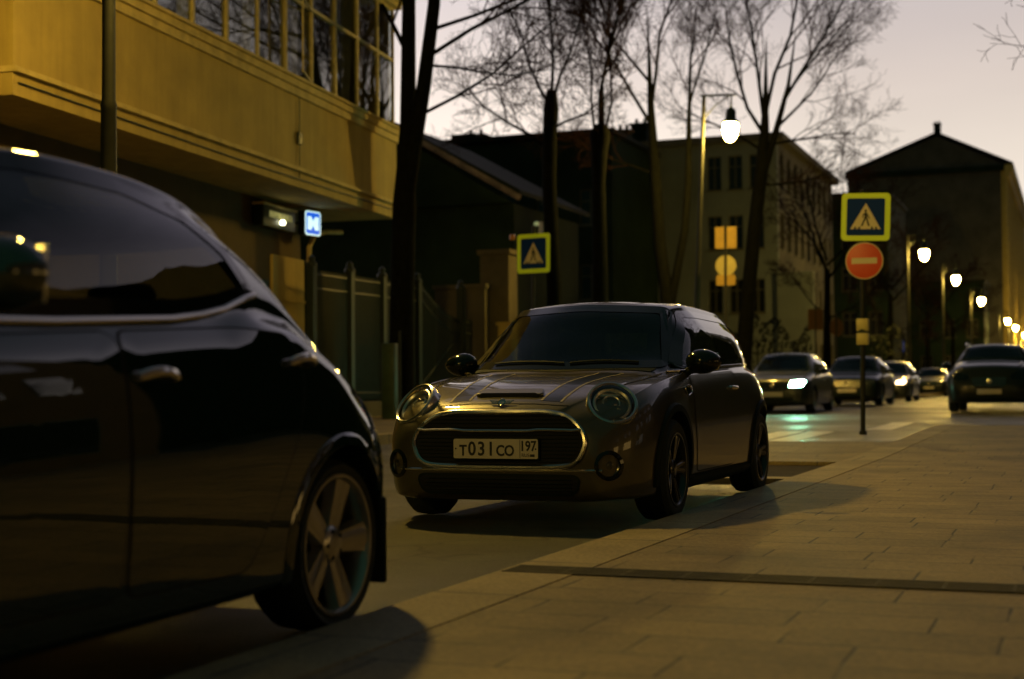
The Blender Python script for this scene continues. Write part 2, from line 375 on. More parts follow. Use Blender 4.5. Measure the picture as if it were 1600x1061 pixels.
def smooth_poly(pts,r=.06,n=5):
    out=[];N=len(pts)
    for i in range(N):
        p=Vector(pts[i]); a=Vector(pts[i-1]); b=Vector(pts[(i+1)%N])
        da=(a-p); db=(b-p); ra=min(r,da.length*.45); rb=min(r,db.length*.45)
        A=p+da.normalized()*ra; B=p+db.normalized()*rb
        for k in range(n+1):
            t=k/n; q=A*(1-t)**2+p*2*t*(1-t)+B*t*t; out.append((q.x,q.y))
    return out
def resample(poly,step=.03,closed=True):
    out=[];N=len(poly)
    for i in range(N if closed else N-1):
        a=Vector(poly[i]); b=Vector(poly[(i+1)%N]); k=max(1,int((b-a).length/step))
        for j in range(k): q=a.lerp(b,j/k); out.append((q.x,q.y))
    if not closed: out.append(tuple(poly[-1]))
    return out
def offset_poly(poly,d):
    area=sum(poly[i-1][0]*poly[i][1]-poly[i][0]*poly[i-1][1] for i in range(len(poly)))
    sg=1 if area>0 else -1; out=[];N=len(poly)
    for i in range(N):
        a=Vector(poly[i-1]); b=Vector(poly[(i+1)%N]); t=(b-a)
        t=t.normalized() if t.length>1e-9 else Vector((1,0))
        out.append((poly[i][0]+t.y*d*sg,poly[i][1]-t.x*d*sg))
    return out
class Drape:
    """projects flat outlines onto a car body: 'L'/'R' from the sides (y,z), 'F'/'B' from the ends (x,z), 'T' from above (x,y)"""
    def __init__(s,V,F): s.b=BVHTree.FromPolygons([Vector(v) for v in V],F)
    def hit(s,mode,a,b,off):
        if mode=='R': o=Vector((3,a,b)); d=Vector((-1,0,0))
        elif mode=='L': o=Vector((-3,a,b)); d=Vector((1,0,0))
        elif mode=='F': o=Vector((a,-2,b)); d=Vector((0,1,0))
        elif mode=='B': o=Vector((a,9,b)); d=Vector((0,-1,0))
        else: o=Vector((a,b,4)); d=Vector((0,0,-1))
        h=s.b.ray_cast(o,d)
        if h[0] is None:
            h2=s.b.find_nearest(o+d*(3 if mode in 'RL' else 2 if mode=='F' else 5))
            p,n=h2[0],h2[1]
        else: p,n=h[0],h[1]
        if n.dot(d)>0: n=-n
        return p+n*off
    def patch(s,mb,mode,poly,off,mi=0,rings=7):
        B=resample(poly); n=len(B); cx=sum(p[0] for p in B)/n; cy=sum(p[1] for p in B)/n
        V=[s.hit(mode,cx,cy,off)];F=[]
        for r in range(1,rings+1):
            for p in B: V.append(s.hit(mode,cx+(p[0]-cx)*r/rings,cy+(p[1]-cy)*r/rings,off))
        for k in range(n): F.append((0,1+k,1+(k+1)%n))
        for r in range(rings-1):
            for k in range(n): a=1+r*n; F.append((a+k,a+n+k,a+n+(k+1)%n,a+(k+1)%n))
        mb.add(V,F,mi,True)
    def ring(s,mb,mode,poly,d0,d1,off,mi=0,step=.03):
        B=resample(poly,step); A0=offset_poly(B,d0); A1=offset_poly(B,d1); n=len(B)
        V=[s.hit(mode,*p,off) for p in A0]+[s.hit(mode,*p,off) for p in A1]
        mb.add(V,[(k,(k+1)%n,n+(k+1)%n,n+k) for k in range(n)],mi,True)
    def tube(s,mb,mode,pts,rad,off,mi=0,closed=False,step=.03,n=6):
        B=resample(pts,step,closed)
        if closed: B=B+[B[0]]
        mb.tube([s.hit(mode,*p,off) for p in B],rad,n,mi,not closed)
    def strip(s,mb,mode,A,B_,off,mi=0):
        A=resample(A,.04,False); k=len(A); Bq=resample(B_,.01,False); Bq=[Bq[int(round(i*(len(Bq)-1)/(k-1)))] for i in range(k)]
        m=4; V=[]
        for p,q in zip(A,Bq):
            for j in range(m+1): V.append(s.hit(mode,p[0]+(q[0]-p[0])*j/m,p[1]+(q[1]-p[1])*j/m,off))
        F=[(i*(m+1)+j,i*(m+1)+j+1,(i+1)*(m+1)+j+1,(i+1)*(m+1)+j) for i in range(k-1) for j in range(m)]
        mb.add(V,F,mi,True)

def make_wheel(root,x,y,r,rr,width,sg,spokes=5,alloy='alloy',detail=True,twin=False):
    w=empty('wheel',(x,y,r),parent=root)      # x = outer face plane, sg=+1 faces +x
    T=Matrix.Rotation(R(90*sg),4,'Y')
    h=width
    mb=MB()
    mb.lathe([(rr,-h+.012),(rr+.03,-h),(r-.03,-h+.005),(r-.006,-h+.03),(r,-h*.5),(r-.006,-.03),(r-.03,-.004),(rr+.035,.0),(rr+.004,-.010),(rr-.004,-.02)],48,0,T,True)
    mb.build('tyre',M['rubber'],w)
    mb=MB()
    mb.lathe([(rr+.006,-.010),(rr+.004,-.002),(rr-.006,-.002),(rr-.014,-.016),(rr-.022,-.05),(rr-.03,-h*.9)],48,0,T)
    if detail:
        for k in range(spokes):
            for dd in ((-.13,.13) if twin else (0,)):
                a=2*PI*k/spokes+.35+dd; Tk=T@Matrix.Rotation(a,4,'Z')
                w0,w1=(.030,.050) if not twin else (.014,.016); r0,r1=.03,rr-.012
                V=[(r0,-w0,-.035),(r0,w0,-.035),(r1,w1,-.016),(r1,-w1,-.016),(r0,-w0*1.2,-.07),(r0,w0*1.2,-.07),(r1,w1*1.25,-.055),(r1,-w1*1.25,-.055)]
                V+=[(r0*.5+r1*.5,0,-.012),]
                mb.add(V[:8],[(0,1,2,3),(7,6,5,4),(0,4,5,1),(1,5,6,2),(2,6,7,3),(3,7,4,0)],0,False,Tk)
                mb.add([(r0,-w0*.5,-.032),(r0,w0*.5,-.032),(r1*.97,w1*.35,-.010),(r1*.97,-w1*.35,-.010),(r0,-w0,-.038),(r0,w0,-.038),(r1,w1*.9,-.020),(r1,-w1*.9,-.020)],[(0,1,2,3),(0,4,5,1),(1,5,6,2),(2,6,7,3),(3,7,4,0)],0,False,Tk)
        mb.lathe([(.062,-.08),(.062,-.03),(.05,-.020),(.03,-.016),(0,-.014)],24,0,T)
        for k in range(5):
            a=2*PI*k/5+.35+PI/5; c_=Vector((.045*math.cos(a),.045*math.sin(a),0)); mb.lathe([(.008,-.04),(.008,-.017),(0,-.015)],8,1,T@Matrix.Translation(c_))
    mb.lathe([(rr-.04,-.13),(rr-.05,-.12),(0,-.12)],32,1,T)
    mb.build('rim',[M[alloy],M['plastic']],w)
    return w

def make_mirror(root,x,y,z,sg,mname,s=1.):
    mb=MB(); T=loc(x,y,z)
    bm=bmesh.new(); bmesh.ops.create_uvsphere(bm,u_segments=24,v_segments=14,radius=1)
    for v in bm.verts:
        c=v.co; yy=c.y
        c.x*=.115*s; c.z*=.078*s*(1-.12*c.x/(.115*s)*sg); c.y=(yy if yy<0 else yy*.25)*.085*s
    V=[v.co.copy() for v in bm.verts]; bm.verts.index_update(); F=[[v.index for v in f.verts] for f in bm.faces]; bm.free()
    mb.add(V,F,0,True,T)
    mb.tube([(x-sg*.05*s,y,z-.03),(x-sg*.14*s,y+.01,z-.085),(x-sg*.20*s,y+.02,z-.10)],[.028,.024,.03],8,1)
    mb.rbox((x-.09*s,y+.020*s,z-.055*s),(x+.09*s,y+.028*s,z+.055*s),.004,2,2)
    return mb.build('mirror',[M[mname],M['plastic'],M['chrome']],root)

def seat(root,x,y,z):
    mb=MB(); mb.rbox((x-.24,y-.25,z),(x+.24,y+.25,z+.16),.06)
    mb.rbox((-.23,-.06,0),(.23,.07,.60),.06,3,0,loc(x,y+.24,z+.10)@Matrix.Rotation(R(-14),4,'X'))
    mb.rbox((-.12,-.05,.64),(.12,.06,.84),.05,3,0,loc(x,y+.24,z+.10)@Matrix.Rotation(R(-14),4,'X'))
    for s_ in (-.05,.05): mb.tube([(0,0,0),(0,0,.1)],.008,6,0,True,loc(x,y+.24,z+.10)@Matrix.Rotation(R(-14),4,'X')@loc(s_,0,.57))
    return mb.build('seat',M['seat'],root)

def car_base(name,c,paint,where,label,cat='car',group=None,rz=0,scalew=1):
    """body with cut wheel wells and window openings; returns root, drape"""
    root=empty(name,where,rz,label,cat,group)
    V,F=car_shell(c,c.get('ny',190))
    dr=Drape(V,F)
    W=c['W']; cut=[]
    for yc in (c['yf'],c['yr']):
        for s_ in (1,-1): cut.append(cyl_x(min(s_*(W-.30),s_*1.3),max(s_*(W-.30),s_*1.3),yc,c['R']+.01,c['R']+.035))
    me=boolean_cut(V,F,cut)
    bm=bmesh.new(); bm.from_mesh(me)
    dead=[]
    for f in bm.faces:
        p=f.calc_center_median(); n=f.normal
        if p.z<c['cutz']: continue
        for mode,poly in c['windows']:
            q={'R':(p.y,p.z),'L':(p.y,p.z),'F':(p.x,p.z),'B':(p.x,p.z)}[mode]
            ok={'R':p.x>.3,'L':p.x<-.3,'F':p.y<c['L']*.48,'B':p.y>c['L']*.6}[mode]
            if ok and mode in 'RL' and abs(n.x)<.25: ok=False
            if ok and inpoly(poly,*q): dead.append(f); break
    bmesh.ops.delete(bm,geom=dead,context='FACES'); bm.to_mesh(me); bm.free()
    me.polygons.foreach_set('use_smooth',[True]*len(me.polygons)); me.set_sharp_from_angle(angle=R(42))
    me.materials.clear(); me.materials.append(paint); me.materials.append(M['gloss_black']); me.name='body'
    pb=c.get('pillars')
    for p in me.polygons:
        p.material_index=0
        if pb:
            x,y,z=p.center
            if pb[0]<y<pb[1] and z>float(curve(c['zbelt'],y))+.004 and (z<float(curve(c['zr'],y))-.003 and abs(x)>float(curve(c['xr'],y))*.9 or (y<pb[2] and z>float(curve(c['zr'],y))+.004)): p.material_index=1
    o=bpy.data.objects.new('body',me); COL.objects.link(o); o.parent=root
    names={'R':'side_window','L':'side_window','F':'windshield','B':'rear_window'}
    for mode,poly in c['windows']:
        mb=MB(); dr.patch(mb,mode,poly,.003,0); g=mb.build(names[mode],c.get('glass',M['glass']),root)
        mb=MB(); dr.ring(mb,mode,poly,-.035,.014,.006,0); mb.build('window_seal',M['gloss_black'],g)
    return root,dr

def plate(root,y,z,main,reg,ymin=None,name='number_plate'):
    mb=MB(); T=loc(0,y,z)@FRONT
    mb.prism(rrect(.532,.124,.012),-.012,0,1,T); mb.prism(rrect(.52,.112,.01),0,.002,0,T)
    for a,b in ((rrect(.512,.104,.008),0),):
        pass
    if main:
        x=-.20
        for ch,sz in main:
            text_mesh(ch,.086 if sz=='s' else .112,T@loc(x,-.004 if sz=='b' else -.013,.0035),mb,2,.88,.0022); x+=.0585 if sz=='b' else .0555
        mb.prism([(.150,-.053),(.153,-.053),(.153,.053),(.150,.053)],.002,.0035,2,T)
        text_mesh(reg,.080,T@loc(.200,.014,.0035),mb,2,.84,.002)
        text_mesh('RUS',.028,T@loc(.185,-.036,.0035),mb,2,1.)
        mb.prism([(.212,-.044),(.240,-.044),(.240,-.030),(.212,-.030)],.002,.0035,2,T)
        for x_ in (-.246,.246): mb.lathe([(.005,0),(.005,.004),(0,.004)],10,2,T@loc(x_,0,0))
    return mb.build(name,[M['plate'],M['plastic'],M['ink']],root)

def make_mini():
    c={'L':3.84,'W':.865,'yf':.78,'yr':3.275,'R':.308,'cutz':.86,'mid':.42,'ny':230,'pillars':(1.10,3.45,1.66),
    'w':[(0,.48),(.015,.57),(.05,.65),(.11,.71),(.2,.765),(.35,.818),(.55,.852),(.8,.866),(1.2,.852),(2,.855),(2.8,.862),(3.2,.868),(3.45,.845),(3.62,.79),(3.74,.71),(3.81,.60),(3.84,.48)],
    'zb':[(0,.27),(.03,.19),(.1,.155),(.5,.15),(1.2,.16),(2.6,.165),(3.3,.19),(3.7,.24),(3.84,.38)],
    'zbelt':[(0,.50),(.03,.57),(.08,.615),(.16,.66),(.3,.725),(.45,.775),(.6,.808),(.8,.838),(1.2,.880),(2,.925),(3,.955),(3.35,.955),(3.55,.915),(3.7,.80),(3.8,.68),(3.84,.56)],
    'xs':[(0,.36),(.03,.49),(.08,.56),(.16,.62),(.3,.69),(.45,.735),(.6,.757),(.8,.772),(1.2,.775),(2,.78),(3,.775),(3.35,.73),(3.55,.68),(3.7,.60),(3.8,.48),(3.84,.34)],
    'xr':[(0,.24),(.05,.36),(.12,.43),(.25,.51),(.5,.59),(.8,.635),(1.12,.655),(1.28,.675),(1.55,.61),(1.81,.555),(2.2,.568),(3.0,.565),(3.26,.555),(3.35,.54),(3.52,.575),(3.75,.45),(3.84,.25)],
    'zr':[(0,.56),(.03,.635),(.08,.68),(.16,.72),(.3,.768),(.5,.818),(.8,.858),(1.12,.888),(1.26,.912),(1.55,1.13),(1.79,1.325),(1.92,1.35),(2.2,1.372),(3.0,1.362),(3.26,1.348),(3.35,1.30),(3.52,.985),(3.7,.88),(3.8,.72),(3.84,.58)],
    'zt':[(0,.60),(.03,.675),(.08,.712),(.16,.745),(.3,.782),(.5,.83),(.8,.872),(1.04,.900),(1.09,.925),(1.37,1.15),(1.64,1.355),(1.78,1.390),(2.0,1.408),(2.3,1.414),(2.8,1.408),(3.10,1.396),(3.33,1.370),(3.41,1.30),(3.60,.98),(3.74,.88),(3.81,.72),(3.84,.60)]}
    side=smooth_poly([(1.315,.935),(3.37,.992),(3.28,1.282),(2.9,1.312),(2.2,1.318),(1.88,1.308)],.05)
    ws=smooth_poly([(-.665,.940),(0,.932),(.665,.940),(.535,1.33),(0,1.352),(-.535,1.33)],.05)
    rw=smooth_poly([(-.5,1.03),(.5,1.03),(.46,1.27),(-.46,1.27)],.06)
    c['windows']=[('R',side),('L',side),('F',ws),('B',rw)]
    root,dr=car_base('parked_car',c,M['mini_paint'],(-3.125,7.79,.004),'small bronze grey hatchback with black bonnet stripes and round headlights, parked at the kerb')
    # bonnet stripes with pale edges
    for sg in (-1,1):
        mb=MB()
        inn=[(sg*.225,.135),(sg*.235,.4),(sg*.262,.75),(sg*.285,1.04)]; out=[(sg*.345,.135),(sg*.362,.4),(sg*.405,.75),(sg*.445,1.04)]
        dr.strip(mb,'T',inn,out,.0015,0)
        d=.007
        for P in (inn,out): dr.strip(mb,'T',[(x-d,y) for x,y in P],[(x+d,y) for x,y in P],.0030,1)
        mb.build('bonnet_stripe',[M['stripe'],M['pin']],root)
    # roof panel line, cowl and wipers
    mb=MB(); dr.strip(mb,'T',[(-.60,1.115),(0,1.055),(.60,1.115)],[(-.62,1.19),(0,1.11),(.62,1.19)],.004,0)
    for x0,x1 in ((-.48,.02),(.06,.50)):
        mb.tube([dr.hit('F',x0+(x1-x0)*k/8,.952+.012*math.sin(k/8*PI),.016) for k in range(9)],.007,6,0)
    mb.build('cowl_and_wipers',M['plastic'],root)
    mb=MB()
    for sg in (-1,1): dr.tube(mb,'T',[(sg*.60,.50),(sg*.655,.75),(sg*.672,1.0),(sg*.665,1.14)],.0035,.0005,0)
    dr.tube(mb,'F',[(-.40,.700),(-.2,.712),(0,.714),(.2,.712),(.40,.700)],.003,.0005,0)
    mb.build('bonnet_gap',M['seam'],root)
    # scoop
    mb=MB(); T=loc(0,.215,.757)@Matrix.Rotation(R(20),4,'X')
    mb.prism(smooth_poly([(-.215,-.02),(.215,-.02),(.195,.075),(-.195,.075)],.03),-.04,.022,0,T)
    o=mb.build('bonnet_scoop',M['mini_paint'],root); md=o.modifiers.new('b','BEVEL'); md.width=.008; md.segments=3
    mb=MB(); mb.prism(smooth_poly([(-.19,-.012),(.19,-.012),(.175,.012),(-.175,.012)],.011),0,.004,0,loc(0,.190,.764)@FRONT@Matrix.Rotation(R(-12),4,'X'))
    mb.build('intake_slot',M['seam'],o)
    # emblem
    mb=MB(); T=loc(0,.075,.722)@FRONT@Matrix.Rotation(R(-40),4,'X')
    mb.lathe([(.026,0),(.026,.006),(.021,.009),(.019,.005),(0,.005)],24,0,T)
    for sg in (-1,1):
        for k in range(3): mb.prism([(sg*.024,.010-k*.009),(sg*(.075-k*.008),.014-k*.009),(sg*(.072-k*.008),.008-k*.009),(sg*.024,.004-k*.009)],0,.005,0,T)
    mb.build('winged_badge',M['chrome'],root)
    # grille
    g=smooth_poly([(-.40,.665),(.40,.665),(.545,.52),(.49,.385),(.40,.355),(-.40,.355),(-.49,.385),(-.545,.52)],.16,8)
    mb=MB(); dr.patch(mb,'F',g,.004,0,8)
    go=mb.build('grille',M['seam'],root)
    mb=MB()
    B=resample(g,.02)
    for k in range(13):
        z=.385+k*.0215
        if abs(z-.56)<.012: continue
        xs_=[p[0] for p in B if abs(p[1]-z)<.03]; xm=max(xs_)-.03
        mb.tube([dr.hit('F',-xm+2*xm*i/16,z,.007) for i in range(17)],.0032,5,0)
    mb.build('grille_slats',M['plastic'],go)
    mb=MB(); dr.tube(mb,'F',g,.0155,.006,0,True,.02,8); mb.build('grille_surround',M['chrome'],go)
    mb=MB(); mb.tube([dr.hit('F',-.50+1.0*i/20,  .560,.022) for i in range(21)],.009,6,0); mb.build('chrome_bar',M['chrome'],go)
    plate(root,-.026,.458,[('T','s'),('0','b'),('3','b'),('1','b'),('C','s'),('O','s')],'197')
    # lower intake and bumper crease
    li=smooth_poly([(-.50,.305),(.50,.305),(.47,.205),(-.47,.205)],.05)
    mb=MB(); dr.patch(mb,'F',li,.004,0,5); dr.ring(mb,'F',li,-.004,.010,.008,1)
    for z in (.225,.245,.265,.285): mb.tube([dr.hit('F',-.45+.9*i/12,z,.010) for i in range(13)],.004,5,1)
    mb.build('lower_intake',[M['seam'],M['plastic']],root)
    mb=MB(); mb.tube([dr.hit('F',-.62+1.24*i/24,.335,.004) for i in range(25)],.009,6,0); mb.build('bumper_strip',M['chrome'],root)
    # headlights
    for sg in (-1,1):
        c0=dr.hit('F',sg*(.60 if sg<0 else .625),.705,0); nh=dr.b.find_nearest(c0)[1]; nh=nh if nh.y<0 else -nh; n=(Vector((sg*.45,-.85,.30)).normalized()*.45+nh.normalized()*.55).normalized()
        zq=n; xq=Vector((0,0,1)).cross(zq).normalized(); yq=zq.cross(xq)
        T=Matrix(((xq.x,yq.x,zq.x,c0.x),(xq.y,yq.y,zq.y,c0.y),(xq.z,yq.z,zq.z,c0.z),(0,0,0,1)))@loc(0,0,.020)
        h=empty('headlight',(0,0,0),parent=root)
        mb=MB()
        mb.lathe([(.140,-.13),(.152,-.012),(.147,.004),(.137,.008),(.128,.003),(.124,-.01)],48,0,T); mb.build('chrome_ring',M['chrome'],h)
        mb=MB(); mb.lathe([(.126,.000),(.120,-.03),(.112,-.04)],48,0,T); mb.lathe([(.112,-.038),(.090,-.052),(.06,-.06),(0,-.062)],48,1,T)
        mb.lathe([(.112,-.030),(.112,-.010),(.104,-.006),(.094,-.016),(.094,-.034)],48,1,T)
        mb.lathe([(.052,-.058),(.056,-.03),(.050,-.022),(.044,-.026)],32,1,T@loc(0,.018,0))
        mb.lathe([(.044,-.03),(.036,-.014),(.02,-.006),(0,-.004)],32,2,T@loc(0,.018,0))
        for a in range(7): mb.rbox((-.010,-.088,-.05),(.010,-.060,-.03),.004,2,1,T@Matrix.Rotation(R(-36+12*a),4,'Z'))
        mb.rbox((-.07,.070,-.05),(.07,.088,-.032),.006,2,1,T)
        mb.build('reflector',[M['gloss_black'],M['reflector'],M['lens']],h)
        mb=MB(); mb.lathe([(.128,.000),(.115,.010),(.085,.017),(.045,.021),(0,.022)],40,0,T); mb.build('lens',M['lens'],h)
        # fog lamp
        c0=dr.hit('F',sg*.655,.365,0); n=Vector((sg*.5,-.86,.0)).normalized(); xq=Vector((0,0,1)).cross(n).normalized(); yq=n.cross(xq)
        T=Matrix(((xq.x,yq.x,n.x,c0.x),(xq.y,yq.y,n.y,c0.y),(xq.z,yq.z,n.z,c0.z),(0,0,0,1)))
        mb=MB(); mb.lathe([(.085,-.03),(.085,.004),(.066,.010),(.060,-.004)],32,0,T); mb.lathe([(.060,-.006),(.045,-.016),(.02,-.02),(0,-.02)],24,1,T)
        mb.lathe([(.024,-.02),(.024,.0),(.0,.006)],20,1,T)
        mb.build('fog_lamp',[M['gloss_black'],M['dim_reflector']],root)
    # doors, sills, arches, handles
    dp=smooth_poly([(1.30,.880),(1.26,.60),(1.34,.27),(2.38,.27),(2.50,.42),(2.52,.925)],.05)
    for md_,sg in (('R',1),('L',-1)):
        mb=MB(); dr.patch(mb,md_,dp,.0035,0,9); d=mb.build('door',M['mini_paint'],root)
        mb=MB(); dr.ring(mb,md_,dp,.0005,.008,.0015,0); mb.build('door_gap',M['seam'],d)
        p=dr.hit(md_,2.36,.80,.0)
        mb=MB(); mb.rbox((p.x-.03,2.27,.785),(p.x+.03,2.45,.812),.012,3,0,None); mb.build('handle',M['chrome'],d)
        for yc in (c['yf'],c['yr']):
            mb=MB(); n=36; V=[]
            for k in range(n+1):
                a=R(-14+208*k/n)
                for rr_,of in ((.338,-.01),(.340,.016),(.378,.018),(.392,.003)):
                    V.append(dr.hit(md_,yc+rr_*math.cos(a),max(.318+rr_*math.sin(a),.17),of))
            F=[(i*4+j,i*4+j+1,(i+1)*4+j+1,(i+1)*4+j) for i in range(n) for j in range(3)]
            mb.add(V,F,0,True); mb.build('wheel_arch_trim',M['plastic'],root)
        mb=MB(); sp=[(1.13,.245),(2.92,.245),(2.92,.18),(1.13,.18)]; dr.patch(mb,md_,smooth_poly(sp,.02),.014,0,3); dr.ring(mb,md_,smooth_poly(sp,.02),-.002,.010,.006,0); mb.build('sill_trim',M['plastic'],root)
        # chrome belt line
        mb=MB(); dr.tube(mb,md_,[(1.22,.900),(2,.940),(3,.968),(3.40,.972)],.0075,.004,0); mb.build('belt_moulding',M['chrome'],root)
        # side scuttle
        mb=MB(); dr.patch(mb,md_,smooth_poly([(1.06,.80),(1.22,.815),(1.215,.765),(1.10,.745)],.02),.010,0,3); dr.tube(mb,md_,smooth_poly([(1.06,.80),(1.22,.815),(1.215,.765),(1.10,.745)],.02),.006,.010,1,True); mb.build('side_indicator',[M['gloss_black'],M['chrome']],root)
        make_mirror(root,.885 if sg>0 else -.80,1.36,.965,sg,'gloss_black',1.02)
        for yc in (c['yf'],c['yr']): make_wheel(root,sg*.862,yc,.308,.218,.215,sg,5,'dark_alloy',True,True)
        # taillights
        p=dr.hit('B',sg*.62,.72,.0); mb=MB(); dr.patch(mb,'B',smooth_poly([(sg*.54,.62),(sg*.70,.62),(sg*.68,.82),(sg*.54,.84)],.03),.01); mb.build('tail_light',M['red_lens'],root)
        seat(root,sg*.34,1.95,.30)
    mb=MB(); mb.rbox((-.55,2.95,.35),(.55,3.12,.95),.06); mb.build('rear_seat',M['seat'],root)
    mb=MB(); mb.rbox((-.66,1.22,.62),(.66,1.48,.90),.06); mb.build('dashboard',M['interior'],root)
    mb=MB(); mb.lathe([(.175,-.012),(.187,0),(.175,.012),(.163,0)],32,0,loc(.34,1.58,.90)@Matrix.Rotation(R(68),4,'X'),True); mb.rbox((-.15,-.03,-.01),(.15,.03,.012),.01,2,0,loc(.34,1.58,.90)@Matrix.Rotation(R(68),4,'X')); mb.build('steering_wheel',M['interior'],root)
    p=dr.hit('F',0,1.315,-.03); mb=MB(); mb.rbox((-.11,p.y+.02,1.27),(.11,p.y+.05,1.325),.015); mb.build('rear_view_mirror',M['interior'],root)
    mb=MB(); mb.tube([(0,3.05,1.385),(0,3.2,1.45)],[.008,.004],6); mb.build('aerial',M['plastic'],root)
    return root

def make_near():
    c={'L':4.05,'W':.87,'yf':.84,'yr':3.38,'R':.288,'cutz':.93,'mid':.45,'ny':220,'pillars':(1.05,2.75,1.72),'glass':M['dark_glass'],
    'w':[(0,.46),(.03,.60),(.1,.70),(.25,.79),(.45,.84),(.8,.868),(1.3,.865),(2.2,.865),(3.0,.870),(3.4,.872),(3.6,.855),(3.75,.82),(3.88,.75),(3.97,.66),(4.03,.55),(4.05,.45)],
    'zb':[(0,.28),(.04,.2),(.15,.16),(.6,.15),(2.6,.16),(3.3,.17),(3.7,.17),(3.95,.22),(4.05,.34)],
    'zbelt':[(0,.58),(.05,.68),(.15,.75),(.35,.81),(.7,.87),(1.1,.91),(1.8,.955),(2.3,.985),(2.7,1.01),(2.95,1.045),(3.15,1.03),(3.35,.96),(3.55,.87),(3.75,.77),(3.9,.68),(4.0,.62),(4.05,.55)],
    'xs':[(0,.36),(.05,.54),(.15,.64),(.35,.71),(.7,.755),(1.1,.775),(1.8,.785),(2.4,.785),(2.9,.765),(3.15,.745),(3.35,.745),(3.55,.735),(3.75,.70),(3.9,.63),(4.0,.52),(4.05,.34)],
    'xr':[(0,.25),(.1,.45),(.3,.55),(.7,.62),(1.0,.66),(1.15,.68),(1.5,.62),(1.85,.565),(2.3,.575),(2.8,.56),(3.1,.545),(3.35,.56),(3.6,.58),(3.8,.55),(3.95,.45),(4.05,.24)],
    'zr':[(0,.60),(.05,.70),(.15,.78),(.35,.84),(.7,.905),(1.0,.945),(1.12,.97),(1.5,1.20),(1.8,1.38),(2.0,1.42),(2.3,1.437),(2.6,1.43),(2.85,1.405),(3.05,1.345),(3.25,1.215),(3.45,1.03),(3.6,.92),(3.8,.82),(3.95,.72),(4.05,.57)],
    'zt':[(0,.61),(.05,.72),(.15,.80),(.35,.865),(.7,.93),(.98,.97),(1.05,.99),(1.4,1.22),(1.72,1.43),(1.95,1.475),(2.25,1.488),(2.6,1.478),(2.9,1.448),(3.15,1.39),(3.4,1.25),(3.6,1.06),(3.75,.95),(3.88,.87),(3.97,.78),(4.05,.58)]}
    side=smooth_poly([(1.30,.985),(2.0,1.0),(2.55,1.025),(2.78,1.055),(2.995,1.105),(2.91,1.238),(2.78,1.34),(2.52,1.398),(2.1,1.412),(1.84,1.39)],.025)
    ws=smooth_poly([(-.62,1.02),(0,1.01),(.62,1.02),(.50,1.38),(0,1.41),(-.50,1.38)],.05)
    rw=smooth_poly([(-.48,1.06),(.48,1.06),(.43,1.32),(-.43,1.32)],.06)
    c['windows']=[('R',side),('L',side),('F',ws),('B',rw)]
    root,dr=car_base('parked_car',c,M['near_paint'],(-3.15,.95,.004),'near-black five-door hatchback filling the lower left, with chrome window line and silver five-spoke wheel')
    fd=smooth_poly([(1.12,.90),(1.10,.55),(1.25,.27),(2.18,.27),(2.20,.60),(2.20,.955)],.05)
    rd=smooth_poly([(2.215,.955),(2.215,.27),(2.80,.27),(2.93,.45),(3.06,.66),(3.13,.85),(3.10,.975),(2.8,.985)],.05)
    for md_,sg in (('R',1),('L',-1)):
        for dp,hy,hz in ((fd,2.25,.838),(rd,3.03,.885)):
            mb=MB(); dr.patch(mb,md_,dp,.0035,0,9); d=mb.build('door',M['near_paint'],root)
            mb=MB(); dr.ring(mb,md_,dp,.0005,.007,.0015,0); mb.build('door_gap',M['seam'],d)
            mb=MB(); P=[dr.hit(md_,hy+.40-.085+ (.17*i/8) -.02 if False else hy+.17*i/8,hz+.012*math.sin(PI*i/8),.012+.020*math.sin(PI*i/8)) for i in range(9)]
            mb.tube(P,[.012]+[.015]*7+[.012],8,0); mb.build('handle',M['chrome'],d)
        mb=MB(); dr.tube(mb,md_,[(1.26,.955),(2.0,.976),(2.50,1.002),(2.66,1.020),(2.80,1.045),(2.93,1.083),(3.01,1.098)],.011,.006,0,False,.02,8); mb.build('belt_moulding',M['chrome'],root)
        for yc in (c['yf'],c['yr']):
            mb=MB(); n=36; V=[]
            for k in range(n+1):
                a=R(-16+212*k/n)
                for rr_,of in ((.320,-.01),(.322,.010),(.350,.010),(.362,.001)):
                    V.append(dr.hit(md_,yc+rr_*math.cos(a),max(.298+rr_*math.sin(a),.18),of))
            F=[(i*4+j,i*4+j+1,(i+1)*4+j+1,(i+1)*4+j) for i in range(n) for j in range(3)]
            mb.add(V,F,0,True); mb.build('wheel_arch_trim',M['near_paint'],root)
            make_wheel(root,sg*.848,yc,.288,.230,.205,sg,5,'alloy')
        mb=MB(); mb.rbox((min(sg*.84,sg*.66),3.735,.115),(max(sg*.84,sg*.66),3.755,.42),.01,2,0); mb.build('mud_flap',M['rubber'],root)
        make_mirror(root,sg*.985,1.57,1.055,sg,'near_paint',1.15)
        hl=smooth_poly([(sg*.44,.70),(sg*.66,.80),(sg*.72,.74),(sg*.64,.66),(sg*.46,.62)],.03); mb=MB(); dr.patch(mb,'F',hl,.006); mb.build('headlight',M['reflector'],root)
        tl=smooth_poly([(sg*.40,.80),(sg*.70,.86),(sg*.76,.72),(sg*.44,.70)],.03); mb=MB(); dr.patch(mb,'B',tl,.006); mb.build('tail_light',M['red_lens'],root)
        seat(root,sg*.36,1.85,.33)
        mb=MB(); mb.rbox((sg*.34-.12,2.84,.98),(sg*.34+.12,2.93,1.14),.04); mb.build('headrest',M['seat'],root)
    mb=MB(); mb.rbox((-.60,2.70,.35),(.60,2.92,.96),.06); mb.build('rear_seat',M['seat'],root)
    mb=MB(); mb.rbox((-.66,1.12,.62),(.66,1.42,.92),.06); mb.build('dashboard',M['interior'],root)
